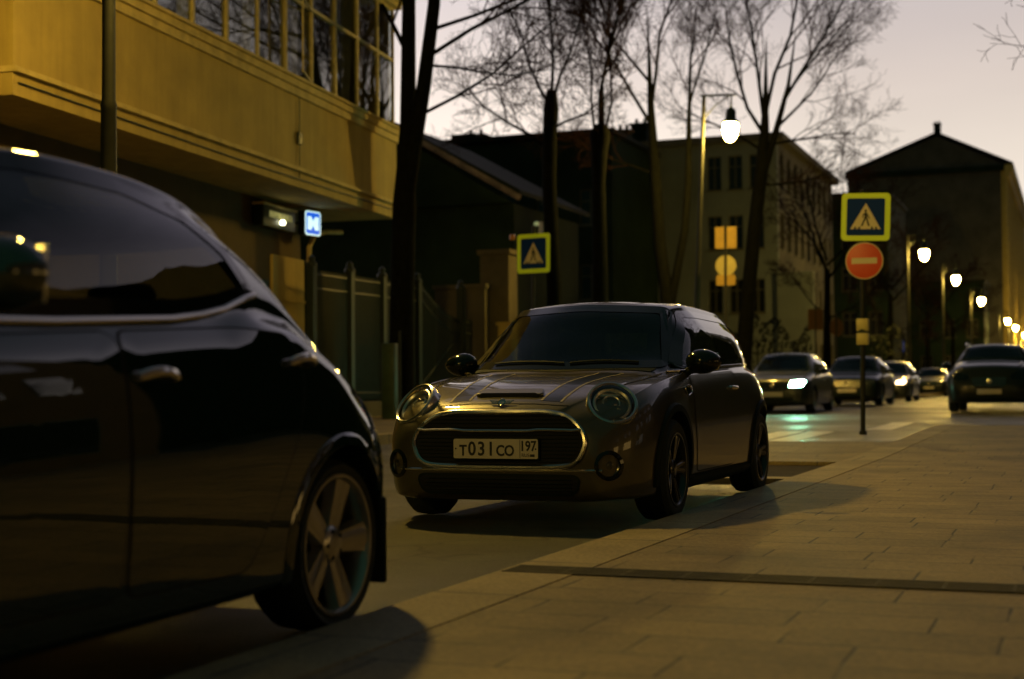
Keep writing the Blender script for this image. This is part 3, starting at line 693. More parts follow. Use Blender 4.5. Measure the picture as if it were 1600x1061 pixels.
    g=smooth_poly([(-.40,.58),(.40,.58),(.34,.36),(-.34,.36)],.05); mb=MB(); dr.patch(mb,'F',g,.004); mb.build('grille',M['plastic'],root)
    plate(root,-.02,.45,None,None)
    return root

def make_far_car(name,H,W,paint,where,label,suv=False,lit=None,group=None,rz=0,glass=None,rails=False,plain_plate=True):
    """simpler parked cars down the street: same loft, coarser"""
    k=H/1.45; kw=W/.865
    zt=[(0,.58),(.05,.70),(.15,.78),(.4,.85),(.8,.90),(1.1,.94),(1.2,.97),(1.55,1.20),(1.85,1.40),(2.1,1.44),(2.5,1.45),(3.1,1.43),(3.5,1.38),(3.8,1.1),(4.0,.98),(4.25,.92),(4.35,.75),(4.4,.58)]
    zr=[(0,.57),(.05,.68),(.15,.755),(.4,.825),(.8,.875),(1.1,.905),(1.25,.93),(1.6,1.17),(1.9,1.345),(2.1,1.39),(2.5,1.40),(3.1,1.38),(3.5,1.31),(3.8,1.03),(4.0,.94),(4.25,.88),(4.35,.73),(4.4,.57)]
    zl=[(0,.54),(.05,.64),(.15,.71),(.4,.78),(.8,.83),(1.2,.875),(2,.91),(3,.94),(3.6,.94),(4.1,.88),(4.3,.80),(4.4,.55)]
    if suv:
        zt=[(a,b+ (.15 if .1<a<1.15 else 0)) for a,b in zt if a<3.5]+[(3.9,1.42),(4.1,1.36),(4.25,1.02),(4.33,.85),(4.4,.6)]
        zr=[(a,b+ (.14 if .1<a<1.15 else 0)) for a,b in zr if a<3.5]+[(3.9,1.37),(4.1,1.28),(4.25,.98),(4.33,.8),(4.4,.59)]
        zl=[(a,b+ (.08 if a>.1 else 0)) for a,b in zl if a<3.9]+[(4.2,.98),(4.33,.75),(4.4,.57)]
    s=lambda t:[(a,b*k) for a,b in t]; sw=lambda t:[(a,b*kw) for a,b in t]
    gc=.17 if not suv else .22
    c={'L':4.4,'W':.865*kw,'yf':.86,'yr':3.5,'R':.31*(1.15 if suv else 1),'cutz':.86*k,'ny':90,'glass':glass or M['dark_glass'],
    'w':sw([(0,.55),(.04,.68),(.12,.76),(.3,.82),(.6,.86),(1.2,.865),(3.4,.865),(3.9,.84),(4.2,.76),(4.35,.64),(4.4,.5)]),
    'zb':[(0,gc+.12),(.05,gc+.04),(.2,gc),(4.0,gc),(4.3,gc+.06),(4.4,gc+.15)],
    'zbelt':s(zl),'xs':sw([(0,.44),(.05,.60),(.15,.68),(.4,.74),(.9,.77),(3.4,.775),(3.9,.74),(4.25,.66),(4.35,.56),(4.4,.4)]),
    'xr':sw([(0,.35),(.1,.52),(.4,.60),(1.1,.66),(1.3,.67),(1.9,.565),(3.3,.56),(3.8,.60),(4.1,.60),(4.3,.5),(4.4,.3)]),'zr':s(zr),'zt':s(zt)}
    b=.02
    side=smooth_poly([(1.45,(.925+b)*k),(3.72 if not suv else 4.0,(.955+b)*k),(3.45 if not suv else 3.95,1.30*k),(2.0,1.345*k)],.05)
    lo=1.0 if not suv else 1.11
    ws=smooth_poly([(-.62*kw,lo*k),(.62*kw,lo*k),(.49*kw,1.37*k),(0,1.395*k),(-.49*kw,1.37*k)],.05)
    c['windows']=[('R',side),('L',side),('F',ws)]
    root,dr=car_base(name,c,paint,where,label,'car',group,rz)
    for sg in (-1,1):
        for yc in (c['yf'],c['yr']): make_wheel(root,sg*.845*kw,yc,c['R'],c['R']*.68,.2,sg,5,'alloy')
        make_mirror(root,sg*.95*kw,1.55,.98*k,sg,'gloss_black')
        hz=.68*k if not suv else .74*k
        hl=smooth_poly([(sg*.40*kw,hz-.075),(sg*.70*kw,hz-.07),(sg*.75*kw,hz+.05),(sg*.66*kw,hz+.085),(sg*.42*kw,hz+.05)],.03)
        mb=MB(); dr.patch(mb,'F',hl,.006,0,4); mb.build('headlight',M[lit] if lit else M['dim_reflector'],root)
        md_='R' if sg>0 else 'L'
        mb=MB(); dp=smooth_poly([(1.35,.88*k),(1.30,.35),(2.45,.32),(2.5,.92*k)],.05); dr.patch(mb,md_,dp,.004,0,5); d=mb.build('door',paint,root)
        mb=MB(); p=dr.hit(md_,2.35,.78*k,0); mb.rbox((p.x-.03,2.27,.77*k),(p.x+.03,2.43,.795*k),.01); mb.build('handle',M['chrome'],d)
        if rails:
            mb=MB(); mb.tube([(sg*.56*kw,1.95,1.41*k),(sg*.57*kw,2.2,1.47*k),(sg*.57*kw,3.4,1.455*k),(sg*.56*kw,3.7,1.40*k)],.018,6); mb.build('roof_rail',M['chrome'],root)
    g=smooth_poly([(-.40,.74*k),(.40,.74*k),(.36,.52*k),(-.36,.52*k)],.04); mb=MB(); dr.patch(mb,'F',g,.005,0,4)
    for j in range(4): mb.tube([dr.hit('F',-.36+.72*i/8,(.56+.045*j)*k,.014) for i in range(9)],.008,5,1)
    mb.lathe([(.06,0),(.06,.012),(.05,.014),(0,.012)],20,1,loc(0,dr.hit('F',0,.64*k,.012).y,.64*k)@FRONT)
    mb.build('grille',[M['plastic'],M['chrome']],root)
    li=smooth_poly([(-.5,.36*k),(.5,.36*k),(.48,.27*k),(-.48,.27*k)],.03); mb=MB(); dr.patch(mb,'F',li,.005,0,4); mb.build('lower_intake',M['plastic'],root)
    mb=MB(); p=dr.hit('F',0,.43*k,0); mb.rbox((-.26,p.y-.03,.43*k-.056),(.26,p.y-.015,.43*k+.056),.006,2,0); mb.build('number_plate',M['plate'],root)
    for x in (-.36,.36): seat(root,x*kw,2.1,.36*k)
    mb=MB(); mb.rbox((-.62*kw,1.35,.65*k),(.62*kw,1.6,.90*k),.05); mb.build('dashboard',M['interior'],root)
    return root
# ------------------------------------------------------------------ sky, camera
def make_world():
    w=bpy.data.worlds.new('World'); scene.world=w; w.use_nodes=True; nt=w.node_tree
    bg=nt.nodes['Background']; L=nt.links.new
    tc=nt.nodes.new('ShaderNodeTexCoord'); sep=nt.nodes.new('ShaderNodeSeparateXYZ'); L(tc.outputs['Generated'],sep.inputs[0])
    ramp=nt.nodes.new('ShaderNodeValToRGB'); L(sep.outputs['Z'],ramp.inputs[0])
    e=ramp.color_ramp.elements; e[0].position=0; e[0].color=(1.15,.98,.78,1); e[1].position=1; e[1].color=(.025,.04,.045,1)
    for p,c in ((.07,(1.08,.93,.78)),(.13,(.90,.79,.67)),(.20,(.74,.635,.57)),(.27,(.60,.53,.53)),(.38,(.42,.37,.42)),(.52,(.20,.18,.225)),(.7,(.06,.065,.085))):
        x=e.new(p); x.color=(*c,1)
    # brighter towards the sunset, fading round to the dark side of the sky
    dot=nt.nodes.new('ShaderNodeVectorMath'); dot.operation='DOT_PRODUCT'; a=R(30); dot.inputs[1].default_value=(-math.sin(a),math.cos(a),0)
    L(tc.outputs['Generated'],dot.inputs[0])
    mr=nt.nodes.new('ShaderNodeMapRange'); mr.inputs[1].default_value=-.45; mr.inputs[2].default_value=.93; mr.interpolation_type='SMOOTHSTEP'
    L(dot.outputs['Value'],mr.inputs[0])
    mx=nt.nodes.new('ShaderNodeMix'); mx.data_type='RGBA'; mx.inputs[6].default_value=(.011,.036,.024,1)
    L(mr.outputs[0],mx.inputs[0]); L(ramp.outputs[0],mx.inputs[7])
    gl=nt.nodes.new('ShaderNodeMapRange'); gl.inputs[1].default_value=.90; gl.inputs[2].default_value=1.; gl.inputs[3].default_value=1.; gl.inputs[4].default_value=1.4; gl.interpolation_type='SMOOTHSTEP'; L(dot.outputs['Value'],gl.inputs[0])
    # soft streaks of high cloud
    mp=nt.nodes.new('ShaderNodeMapping'); mp.inputs['Scale'].default_value=(1,1,6); L(tc.outputs['Generated'],mp.inputs[0])
    n=nt.nodes.new('ShaderNodeTexNoise'); n.inputs['Scale'].default_value=2.5; n.inputs['Detail'].default_value=4; L(mp.outputs[0],n.inputs[0])
    m2=nt.nodes.new('ShaderNodeMapRange'); m2.inputs[3].default_value=.90; m2.inputs[4].default_value=1.10; L(n.outputs[0],m2.inputs[0])
    vm=nt.nodes.new('ShaderNodeVectorMath'); vm.operation='SCALE'; L(mx.outputs[2],vm.inputs[0])
    mm=nt.nodes.new('ShaderNodeMath'); mm.operation='MULTIPLY'; L(m2.outputs[0],mm.inputs[0]); L(gl.outputs[0],mm.inputs[1]); L(mm.outputs[0],vm.inputs['Scale'])
    sky=nt.nodes.new('ShaderNodeTexSky'); sky.sky_type='NISHITA'; sky.sun_disc=False; sky.sun_elevation=R(-4); sky.sun_rotation=R(-30)
    sc=nt.nodes.new('ShaderNodeVectorMath'); sc.operation='SCALE'; sc.inputs['Scale'].default_value=.05; L(sky.outputs[0],sc.inputs[0])
    ad=nt.nodes.new('ShaderNodeVectorMath'); ad.operation='ADD'; L(vm.outputs[0],ad.inputs[0]); L(sc.outputs[0],ad.inputs[1])
    L(ad.outputs[0],bg.inputs[0]); bg.inputs[1].default_value=1.
    return w
make_world()
cam=bpy.data.cameras.new('camera'); co=bpy.data.objects.new('camera',cam); COL.objects.link(co); scene.camera=co
cam.sensor_width=36; cam.lens=36*2279/1600; cam.clip_end=2000; cam.clip_start=.05
co.matrix_world=Matrix.Translation((0,0,.805))@Matrix.Rotation(R(21.24),4,'Z')@Matrix.Rotation(R(90+1.932),4,'X')@Matrix.Rotation(R(-.44),4,'Z')
cam.dof.use_dof=True; cam.dof.focus_distance=8.9; cam.dof.aperture_fstop=1.8; cam.dof.aperture_blades=7
vs=scene.view_settings; vs.view_transform='Standard'; vs.look='None'; vs.exposure=0; vs.gamma=1
scene.cycles.use_denoising=True; scene.cycles.max_bounces=6; scene.cycles.sample_clamp_indirect=4
scene.cycles.transparent_max_bounces=12

def gz(y): return .009*min(max(y-16.,0.),27.)

# ------------------------------------------------------------------ ground
def sheet(mb,x0,x1,ys,z,mi=0):
    """x0,x1 may be callables of y"""
    X0=x0 if callable(x0) else (lambda y:x0); X1=x1 if callable(x1) else (lambda y:x1)
    V=[]
    for y in ys: V+=[(X0(y),y,gz(y)+z),(X1(y),y,gz(y)+z)]
    mb.add(V,[(2*i,2*i+1,2*i+3,2*i+2) for i in range(len(ys)-1)],mi)
def slab(mb,x0,x1,ys,z0,z1,mi=0):
    X0=x0 if callable(x0) else (lambda y:x0); X1=x1 if callable(x1) else (lambda y:x1)
    V=[]
    for y in ys: V+=[(X0(y),y,gz(y)+z0),(X1(y),y,gz(y)+z0),(X1(y),y,gz(y)+z1),(X0(y),y,gz(y)+z1)]
    F=[]
    for i in range(len(ys)-1):
        a=4*i
        for j in range(4): F.append((a+j,a+(j+1)%4,a+4+(j+1)%4,a+4+j))
    n=len(ys)-1; F+=[(0,1,2,3),(4*n+3,4*n+2,4*n+1,4*n)]
    mb.add(V,F,mi)
KX=-2.264
def kerb_left(y): return float(np.interp(y,[-60,12.6,15,19,36,67,400],[-7.95,-7.95,-9.4,-9.3,-8.3,-6.7,-6.7]))
YS=[-60,-30,0,8,16,19,25.5,30,36,43,55,67,100,160,400]
mb=MB(); sheet(mb,-400,400,[-300,16,43,900],-.02); tag(mb.build('ground',M['asphalt']),None,kind='structure')
mb=MB(); sheet(mb,kerb_left,KX-.13,[-60,-30,0,8,12.6,15,16],.0); sheet(mb,kerb_left,-2.0,[16,19,25.5,30,36,43,55,67,100,160,400],.0); tag(mb.build('road',M['asphalt']),None,kind='structure')
mb=MB(); sheet(mb,-1.995,60,[25.5,30,36,43,46],-.002); tag(mb.build('side_road',M['asphalt']),None,kind='structure')
# pavement on the camera's side, granite kerb in front of the slabs
mb=MB(); slab(mb,-1.93,14,[-8,16,25.3],-.2,.046); tag(mb.build('pavement',M['pavers']),None,kind='structure')
mb=MB(); slab(mb,KX,-1.932,[-8,16,25.5],-.2,.050)
slab(mb,-4.95,KX-.001,[12.0,12.28],-.2,.048); slab(mb,-4.95,-4.62,[12.281,16,19.5],-.2,.048)
tag(mb.build('kerb',M['granite']),None,kind='structure')
mb=MB(); slab(mb,-4.619,-4.0,[12.281,16,19.5],-.2,.045); slab(mb,-3.999,KX-.002,[14.85,16,19.5],-.2,.045); slab(mb,-1.931,14,[25.301,25.6],-.2,.05,1)
tag(mb.build('pavement_extension',[M['pavers'],M['granite']]),None,kind='structure')
mb=MB(); sheet(mb,-3.999,KX-.002,[12.281,14.85],.008); tag(mb.build('planting_bed_shaded_soil',M['shaded_soil']),None,kind='structure')  # flat sheet; the bed's shade is in its dark colour
mb=MB(); slab(mb,-40,lambda y:kerb_left(y)-.3,[-60,12.6,15,16,19,30,36,43,67,400],-.2,.135); tag(mb.build('far_pavement',M['pavers']),None,kind='structure')
mb=MB(); slab(mb,lambda y:kerb_left(y)-.299,kerb_left,[-60,12.6,15,16,19,30,36,43,67,400],-.2,.140); tag(mb.build('far_kerb',M['granite']),None,kind='structure')
# markings
mb=MB(); 
for i in range(8): x=-4.6-.62*i*1.45+1.6*(i==0)*0; sheet(mb,x,x+.42,[20.2,23.9],.004)
sheet(mb,-4.1,-3.7,[20.2,23.9],.004); sheet(mb,-3.3,-2.9,[24.6,28.2],.004); sheet(mb,-6.2,-6.08,[24.4,25],.004)
tag(mb.build('crossing_stripes',M['paint_line']),None,kind='structure')

def drain():
    mb=MB(); y0,y1=5.63,5.85; mb.box((KX+.02,y0,.040),(.62,y1,.0475),1)
    for yy in (y0,(y0+y1)/2-.006,y1-.012): mb.box((KX+.02,yy,.046),(.62,yy+.012,.0535),0)
    for i in range(1,6):
        for h in (0,1): yy=y0+.012+h*(y1-y0)/2+i*.0185; mb.box((KX+.02,yy-.004,.046),(.62,yy+.004,.0525),0)
    x=KX+.02
    while x<.60: mb.box((x,y0+.012,.046),(x+.012,y1-.012,.0520),0); x+=.25
    o=mb.build('drainage_channel',[M['iron_grate'],M['seam']]); tag(o,'long slotted iron drainage channel set across the paving slabs','drain')
M['iron_grate']=mat('grey_iron_grate',(.075,.065,.045),.8,0,noise=.3,nscale=12)
drain()

# ------------------------------------------------------------------ lamps
def make_lamp(loc_,label,h=7.2,arm=.75,lean=0.,lit='globe',group='lit street lamps down the far side of the street',big=1.,rg=.185):
    root=empty('street_lamp',loc_,0,label,'street lamp',group)
    root.rotation_euler=(0,R(lean),0)
    mb=MB(); mb.lathe([(.16,0),(.16,.10),(.13,.16),(.115,.9),(.13,.95),(.085,1.05),(.07,3.2),(.075,3.25),(.062,3.3),(.048,h+1.0)],20); mb.build('post',M['post'],root)
    mb=MB(); z=h+1.0; mb.tube([(-.10,0,z),(0,0,z),(arm+.10,0,z)],.028,8); mb.tube([(.04,0,z-.55),(.30,0,z-.25),(arm-.05,0,z-.03)],.015,6)
    mb.tube([(arm,0,z),(arm,0,z-.30)],.02,8); mb.build('arm',M['iron'],root)
    mb=MB(); mb.lathe([(.03,.62),(.045,.60),(.10,.56),(.125,.50),(.13,.34),(.15,.30),(.205,.25),(.21,.22),(.19,.21)],28,0,loc(arm,0,h+.10-.02)); mb.build('lamp_hood',M['iron'],root)
    mb=MB(); T=loc(arm,0,h+.02); mb.lathe([(rg*.98,.26),(rg*1.0,.20),(rg*1.02,.10),(rg*.93,0),(rg*.72,-.10),(rg*.4,-.17),(0,-.19)],28,0,T); mb.build('globe',M[lit],root)
    return root
LAMPS=[((-8.13,10.9,.14),'tall dark lamp post in front of the ochre building, its lantern out of sight above',0,6.45,.85),
 ((-9.4,-11.5,.14),'dark street lamp on the far pavement behind the photographer',0,7.05,.80),
 ((-8.98,35.6,.16+.2),'tall leaning street lamp with a large glowing lantern beside the bare trees',2.6,6.75,.70)]
for p,l,lean,h,arm in LAMPS: make_lamp(p,l,h,arm,lean)
for (x,y),l in zip([(-7.05,67),(-6.98,84),(-6.95,106),(-6.75,141),(-6.72,158)],
    ['street lamp glowing before the gable wall, largest of the small receding row','second small glowing lamp of the receding row','third small glowing lamp, lower in the receding row','fourth tiny glowing lamp beside the lit facade','fifth tiny glowing lamp, lowest beside the lit facade']):
    make_lamp((x,y,.14+gz(y)),l,6.15,.72)
for y in (182,205): make_lamp((-6.6,y,.14+gz(y)),'distant street lamp along the lit ochre facade',6.15,.72)

# ------------------------------------------------------------------ signs
def ped_face(mb,T,s=.70,b=.055,z=0,mi=(0,1,2,3)):
    """yellow-green board, blue square, white triangle, walking figure over stripes; T puts xy upright"""
    w=s/2+b
    mb.prism(rrect(2*w,2*w,.06),-.012,z,mi[0],T); mb.prism(rrect(s-.06,s-.06,.03),z,z+.003,mi[1],T)
    h=s*.36; mb.prism([(-h,-h*.82),(h,-h*.82),(0,h*.92)],z+.003,z+.0055,mi[2],T)
    k=s/.70; q=lambda pts,dx=0,dy=0:[(x*k+dx,y*k+dy) for x,y in pts]
    z0,z1=z+.0055,z+.008; I=mi[3]
    mb.lathe([(.022*k,0),(.022*k,.0025),(0,.0025)],14,I,T@loc(0*k,.105*k,z0))
    mb.prism(q([(-.025,.075),(.022,.078),(.030,-.02),(-.020,-.02)]),z0,z1,I,T)            # trunk
    mb.prism(q([(-.022,-.015),(.010,-.015),(-.045,-.155),(-.075,-.155)]),z0,z1,I,T)        # rear leg
    mb.prism(q([(.000,-.015),(.030,-.015),(.050,-.085),(.075,-.155),(.045,-.155),(.022,-.09)]),z0,z1,I,T)
    mb.prism(q([(.018,.070),(.055,.015),(.070,-.03),(.056,-.035),(.040,.008),(.010,.045)]),z0,z1,I,T)
    mb.prism(q([(-.018,.070),(-.055,.03),(-.050,-.02),(-.036,-.016),(-.040,.022),(-.010,.045)]),z0,z1,I,T)
    for x in (-.175,-.105,.112,.180): mb.prism(q([(x-.022,-.205),(x+.022,-.205),(x+.018*(1 if x<0 else .2),-.165),(x-.018*(1 if x>0 else .2),-.165)]),z0,z1,I,T)
PEDM=[M['lime'],M['sign_blue'],M['sign_white'],M['ink']]
def sign_post(name,loc_,h,label,r=.032,lean=0):
    root=empty(name,loc_,0,label,'road sign'); root.rotation_euler=(0,R(lean),0)
    mb=MB(); mb.lathe([(.055,0),(.055,.05),(r,.07),(r,h),(0,h+.01)],14); mb.build('pole',M['post'],root); return root
r=sign_post('traffic_sign',(-2.93,21.5,.05+gz(21.5)),3.55,'yellow-edged crossing sign over a red no-entry disc on a slim pole at the pavement edge',.036,.8)
mb=MB(); T=loc(.05,-.05,3.15)@Matrix.Rotation(R(1.5),4,'Z')@FRONT@Matrix.Rotation(R(-1.5),4,'Z'); ped_face(mb,T,.60,.045); mb.build('crossing_sign',PEDM,r)
mb=MB(); T=loc(.03,-.05,2.515)@FRONT; mb.lathe([(0,-.01),(.262,-.01),(.268,.0),(.255,.004),(0,.004)],40,0,T); mb.lathe([(.262,.002),(.268,.005),(.256,.006),(.254,.004)],40,1,T); mb.prism(rrect(.36,.085,.008),.004,.007,1,T); mb.build('no_entry_disc',[M['sign_red'],M['sign_white']],r)
mb=MB(); mb.rbox((-.085,-.06,1.30),(.085,.05,1.47),.012,2,0); mb.rbox((-.085,-.06,1.50),(.085,.05,1.68),.012,2,0); mb.box((-.06,-.05,1.46),(.06,.03,1.51),1); mb.prism([(-.05,-.005),(0,.012),(.05,-.005),(.05,-.015),(-.05,-.015)],0,.004,1,loc(0,-.061,1.515)@FRONT); mb.build('control_box',[M['sign_back'],M['iron']],r)
r=sign_post('traffic_sign',(-10.80,29,.135+gz(29)),4.0,'yellow-edged pedestrian crossing sign on a dark pole before the dark houses',.035,.5)
mb=MB(); T=loc(.02,-.05,3.42)@Matrix.Rotation(R(-14),4,'Z')@FRONT; ped_face(mb,T,.71,.06); mb.build('crossing_sign',PEDM,r)
mb=MB(); mb.rbox((-.52,-.06,3.72),(-.42,.04,3.84),.02); mb.build('clamp',M['amber'],r)
r=sign_post('traffic_sign',(-9.41,41,.135+gz(41)),5.1,'group of sign backs, square over disc, coloured yellow for the lamp light',.04,.6)
mb=MB(); mb.prism(rrect(.62,.62,.04),0,.012,0,loc(0,.04,4.72)@FRONT); mb.box((-.03,-.02,4.45),(.03,.03,5.0),1); mb.build('square_back',[M['sign_back_orange'],M['sign_back']],r)
mb=MB(); mb.lathe([(0,0),(.30,0),(.30,.012),(0,.012)],32,0,loc(0,.05,3.92)@FRONT); mb.build('disc_back',M['sign_back'],r)
mb=MB(); mb.prism(rrect(.55,.30,.03),0,.012,0,loc(0,.045,3.50)@FRONT); mb.build('plate_back',M['sign_back_orange'],r)
r=sign_post('traffic_sign',(-8.35,50,.135+gz(50)),3.2,'narrow orange sign seen edge-on before the hedge',.035)
mb=MB(); mb.prism(rrect(.70,.70,.04),0,.02,0,loc(0,0,2.7)@Matrix.Rotation(R(55),4,'Z')@FRONT); mb.build('board_back',M['dull_orange'],r)
r=sign_post('traffic_sign',(-7.95,52,.135+gz(52)),3.0,'dull orange round sign back next to the edge-on sign',.035)
mb=MB(); mb.lathe([(0,0),(.33,0),(.33,.012),(0,.012)],32,0,loc(0,.04,2.5)@Matrix.Rotation(R(55),4,'Z')@FRONT); mb.build('disc_back',M['dull_orange'],r)
r=sign_post('traffic_sign',(-6.75,62,.135+gz(62)),2.6,'small round blue sign on a grey pole far down the street',.05)
mb=MB(); mb.lathe([(0,0),(.24,0),(.24,.012),(0,.012)],28,0,loc(0,-.05,2.05)@Matrix.Rotation(R(-75),4,'Z')@FRONT); mb.prism(rrect(.08,.26,.02),.012,.016,1,loc(0,-.05,2.05)@Matrix.Rotation(R(-75),4,'Z')@FRONT); mb.build('blue_disc',[mat('blue_disc_glow',(.02,.10,.45),.4,emit=(.02,.1,.6),estr=.12),M['sign_white']],r)  # blue disc given a faint glow, though unlit

# ------------------------------------------------------------------ ochre building
def ochre_building():
    al=R(6.0)
    root=empty('building',(-13.5,28.0,0.),0,'ochre plastered building with a projecting glazed upper storey over a dark recess','building')
    root.matrix_world=Matrix(((math.sin(al),math.cos(al),0,-13.5),(-math.cos(al),math.sin(al),0,28.0),(0,0,1,0),(0,0,0,1)))
    mb=MB()   # projecting storey: apron, head wall, ends and floor
    mb.box((0,-9,4.44),(13.8,0,6.20)); mb.box((0,-9,8.95),(13.8,0,12.5)); mb.box((0.02,-9,6.20),(.10,-.14,8.95)); mb.box((13.5,-9,6.2),(13.78,-.02,8.95))
    mb.build('upper_wall',M['ochre'],root)
    mb=MB(); mb.box((.10,-1.6,6.20),(13.5,-1.5,8.95)); mb.build('room_back',M['curtain'],root)
    mb=MB()   # mouldings
    for z0,z1,d in ((4.72,4.77,.07),(4.77,4.80,.04),(6.06,6.20,.05),(6.20,6.32,.10),(6.32,6.37,.15),(8.95,9.05,.10),(9.05,9.12,.16),(9.55,9.62,.08)):
        mb.box((-.06-d*.5,-1.2,z0+.001),(13.80+d*.3,d,z1-.001))
    mb.build('moulding',M['ochre_trim'],root)
    mb=MB(); mb.tube([(13.7,.02,4.60),(7,.02,4.57),(.3,.02,4.61)],.012,6); mb.tube([(5.2,.03,4.6),(5.2,.03,6.05)],.010,6); mb.rbox((5.12,.001,5.2),(5.28,.06,5.42),.01); mb.build('cable_run',M['iron'],root)
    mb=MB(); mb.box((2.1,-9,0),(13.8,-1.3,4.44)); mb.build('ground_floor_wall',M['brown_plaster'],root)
    mb=MB(); mb.box((2.06,-1.55,0),(3.55,-1.24,3.42)); mb.box((2.04,-1.56,2.55),(3.57,-1.22,2.60)); mb.box((2.04,-1.56,0),(3.57,-1.20,.5)); mb.build('lit_wall_section',M['ochre'],root)  # lit part of the ground wall, its light put into paler ochre
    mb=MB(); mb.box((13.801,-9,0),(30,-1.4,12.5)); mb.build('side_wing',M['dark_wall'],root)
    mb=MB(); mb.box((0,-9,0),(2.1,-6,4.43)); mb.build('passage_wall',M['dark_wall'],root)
    # door by the lit wall section
    f=MB(); f.box((3.75,-1.30,0),(4.85,-1.24,2.9)); fo=f.build('door',M['iron'],root); f=MB(); f.box((3.85,-1.235,1.4),(4.75,-1.22,2.75)); f.build('pane',M['win_glass'],fo)
    f=MB(); f.tube([(3.9,-1.2,1.1),(3.9,-1.2,1.3)],.015); f.build('handle',M['chrome'],fo)
    rnd=random.Random(4)
    edges=[.02,.98]+[.98+1.155*k for k in range(1,11)]+[13.5]
    for i in range(len(edges)-1):
        a,b=edges[i],edges[i+1]; a+=.0; w=b-a
        mb=MB(); fw=.035; y0,y1=-.10,-.03
        mb.box((a,y0,6.37),(a+fw,y1,8.95)); mb.box((b-fw,y0,6.37),(b-.002,y1,8.95))
        mb.box((a+fw,y0,6.371),(b-fw,y1,6.42)); mb.box((a+fw,y0,7.80),(b-fw,y1,7.86)); mb.box((a+fw,y0,8.89),(b-fw,y1,8.949))
        wn=mb.build('window',M['frame_paint'],root)
        mb=MB(); T=Matrix.Translation((a+w/2,-.07,0))@Matrix.Rotation(R(rnd.uniform(-1.6,1.6)),4,'Z')
        mb.box((-w/2+fw+.01,-.006,6.42),(w/2-fw-.01,.006,7.80),0,T); 
        T=Matrix.Translation((a+w/2,-.07,0))@Matrix.Rotation(R(rnd.uniform(-1.5,1.5)),4,'Z')
        mb.box((-w/2+fw+.01,-.006,7.86),(w/2-fw-.01,.006,8.89),0,T); mb.build('pane',M['house_glass'],wn)
        if i in (1,2,4,5,7,9):
            mb=MB(); n=18; V=[]; top=8.8; wd=w*rnd.uniform(.30,.55)
            for k in range(n+1):
                t=k/n; side=1 if i%2 else -1
                xt=a+w/2+side*(w/2-.06)-side*wd*t; xb=a+w/2+side*(w/2-.06)-side*wd*t*rnd.choice((.35,.36,.37))
                y_=-.35+.05*math.sin(t*22)
                V+=[(xt,y_,top),(xb+ (xt-xb)*.5,y_,7.4),(xb,y_,6.45)]
            mb.add(V,[(3*k,3*k+3,3*k+4,3*k+1) for k in range(n)]+[(3*k+1,3*k+4,3*k+5,3*k+2) for k in range(n)],0,True); mb.build('curtain',M['pale_curtain'],wn)
        if i==4:     # a casement standing ajar
            T=Matrix.Translation((a+.06,-.03,0))@Matrix.Rotation(R(14),4,'Z')
            mb=MB(); mb.box((0,0,6.43),(.03,.03,7.79),0,T); mb.box((w-.14,0,6.43),(w-.11,.03,7.79),0,T); mb.box((.03,0,6.43),(w-.14,.03,6.46),0,T); mb.box((.03,0,7.76),(w-.14,.03,7.79),0,T); mb.build('open_sash',M['frame_paint'],wn)
    mb=MB(); mb.tube([(1.9,-1.2,0),(1.9,-1.2,3.7),(1.85,-1.1,3.95),(1.5,-1.0,4.05),(.9,-.9,4.1)],.05,10); 
    for z in (1,2.2,3.4): mb.lathe([(.05,0),(.062,0),(.062,.04),(.05,.04)],12,0,loc(1.9,-1.2,z))
    mb.build('downpipe',M['ochre_trim'],root)
    B=root.matrix_world
    # hanging sign boxes in the recess
    s=empty('wall_sign',(0,0,0),0,'dark box sign with faint yellow lettering and a glowing blob for reflected light, on the recess wall','sign')
    s.matrix_world=B@Matrix.Translation((3.72,-1.12,4.08))
    mb=MB(); mb.rbox((-.72,-.10,-.20),(.72,.10,.20),.01,2,0); mb.build('box',M['iron'],s)
    mb=MB(); mb.rbox((-.76,-.12,.19),(.76,.14,.235),.01,2,0); mb.build('top_trim',M['ochre_trim'],s)
    mb=MB(); rr=random.Random(2); x=-.55
    while x<.45:
        w=rr.choice((.03,.05,.06)); mb.box((x,.10,-.02),(x+.012,.108,.10)); 
        if w>.03: mb.box((x+w-.012,.10,-.02),(x+w,.108,.10)); mb.box((x+.012,.10,rr.choice((-.02,.035,.088))),(x+w-.012,.107,rr.choice((-.02,.035,.088))+.014))
        x+=w+.026
    mb.build('faint_lettering',M['pale_letter'],s)
    mb=MB(); mb.lathe([(0,-.03),(.045,-.02),(.055,.02),(.03,.06),(0,.07)],16,0,loc(-.02,.15,-.10)); mb.build('lamp',M['sign_glint'],s)  # bulb shape added for light reflected on the sign
    s=empty('projecting_sign',(0,0,0),0,'small blue lit box sign with a white symbol at the recess corner','sign')
    s.matrix_world=B@Matrix.Translation((2.38,-.98,4.12))@Matrix.Rotation(R(-16),4,'Z')
    mb=MB(); T=FRONT; M2=Matrix.Rotation(PI,4,'Z')@FRONT
    mb.prism(rrect(.50,.50,.07),-.08,.08,0,M2); mb.build('box',M['iron'],s)
    mb=MB(); mb.prism(rrect(.48,.48,.06),.08,.084,1,M2); mb.prism(rrect(.42,.43,.04),.084,.087,0,M2)
    mb.prism([(-.17,-.13),(-.06,-.13),(0,-.03),(.06,-.13),(.17,-.13),(.17,.13),(.06,.13),(0,.03),(-.06,.13),(-.17,.13)],.087,.090,1,M2); mb.build('lit_face',[M['neon_blue'],M['neon_white']],s)
    mb=MB(); mb.tube([(.25,-.3,.0),(.25,0,.0)],.02); mb.build('bracket',M['iron'],s)
    return root
ochre_building()

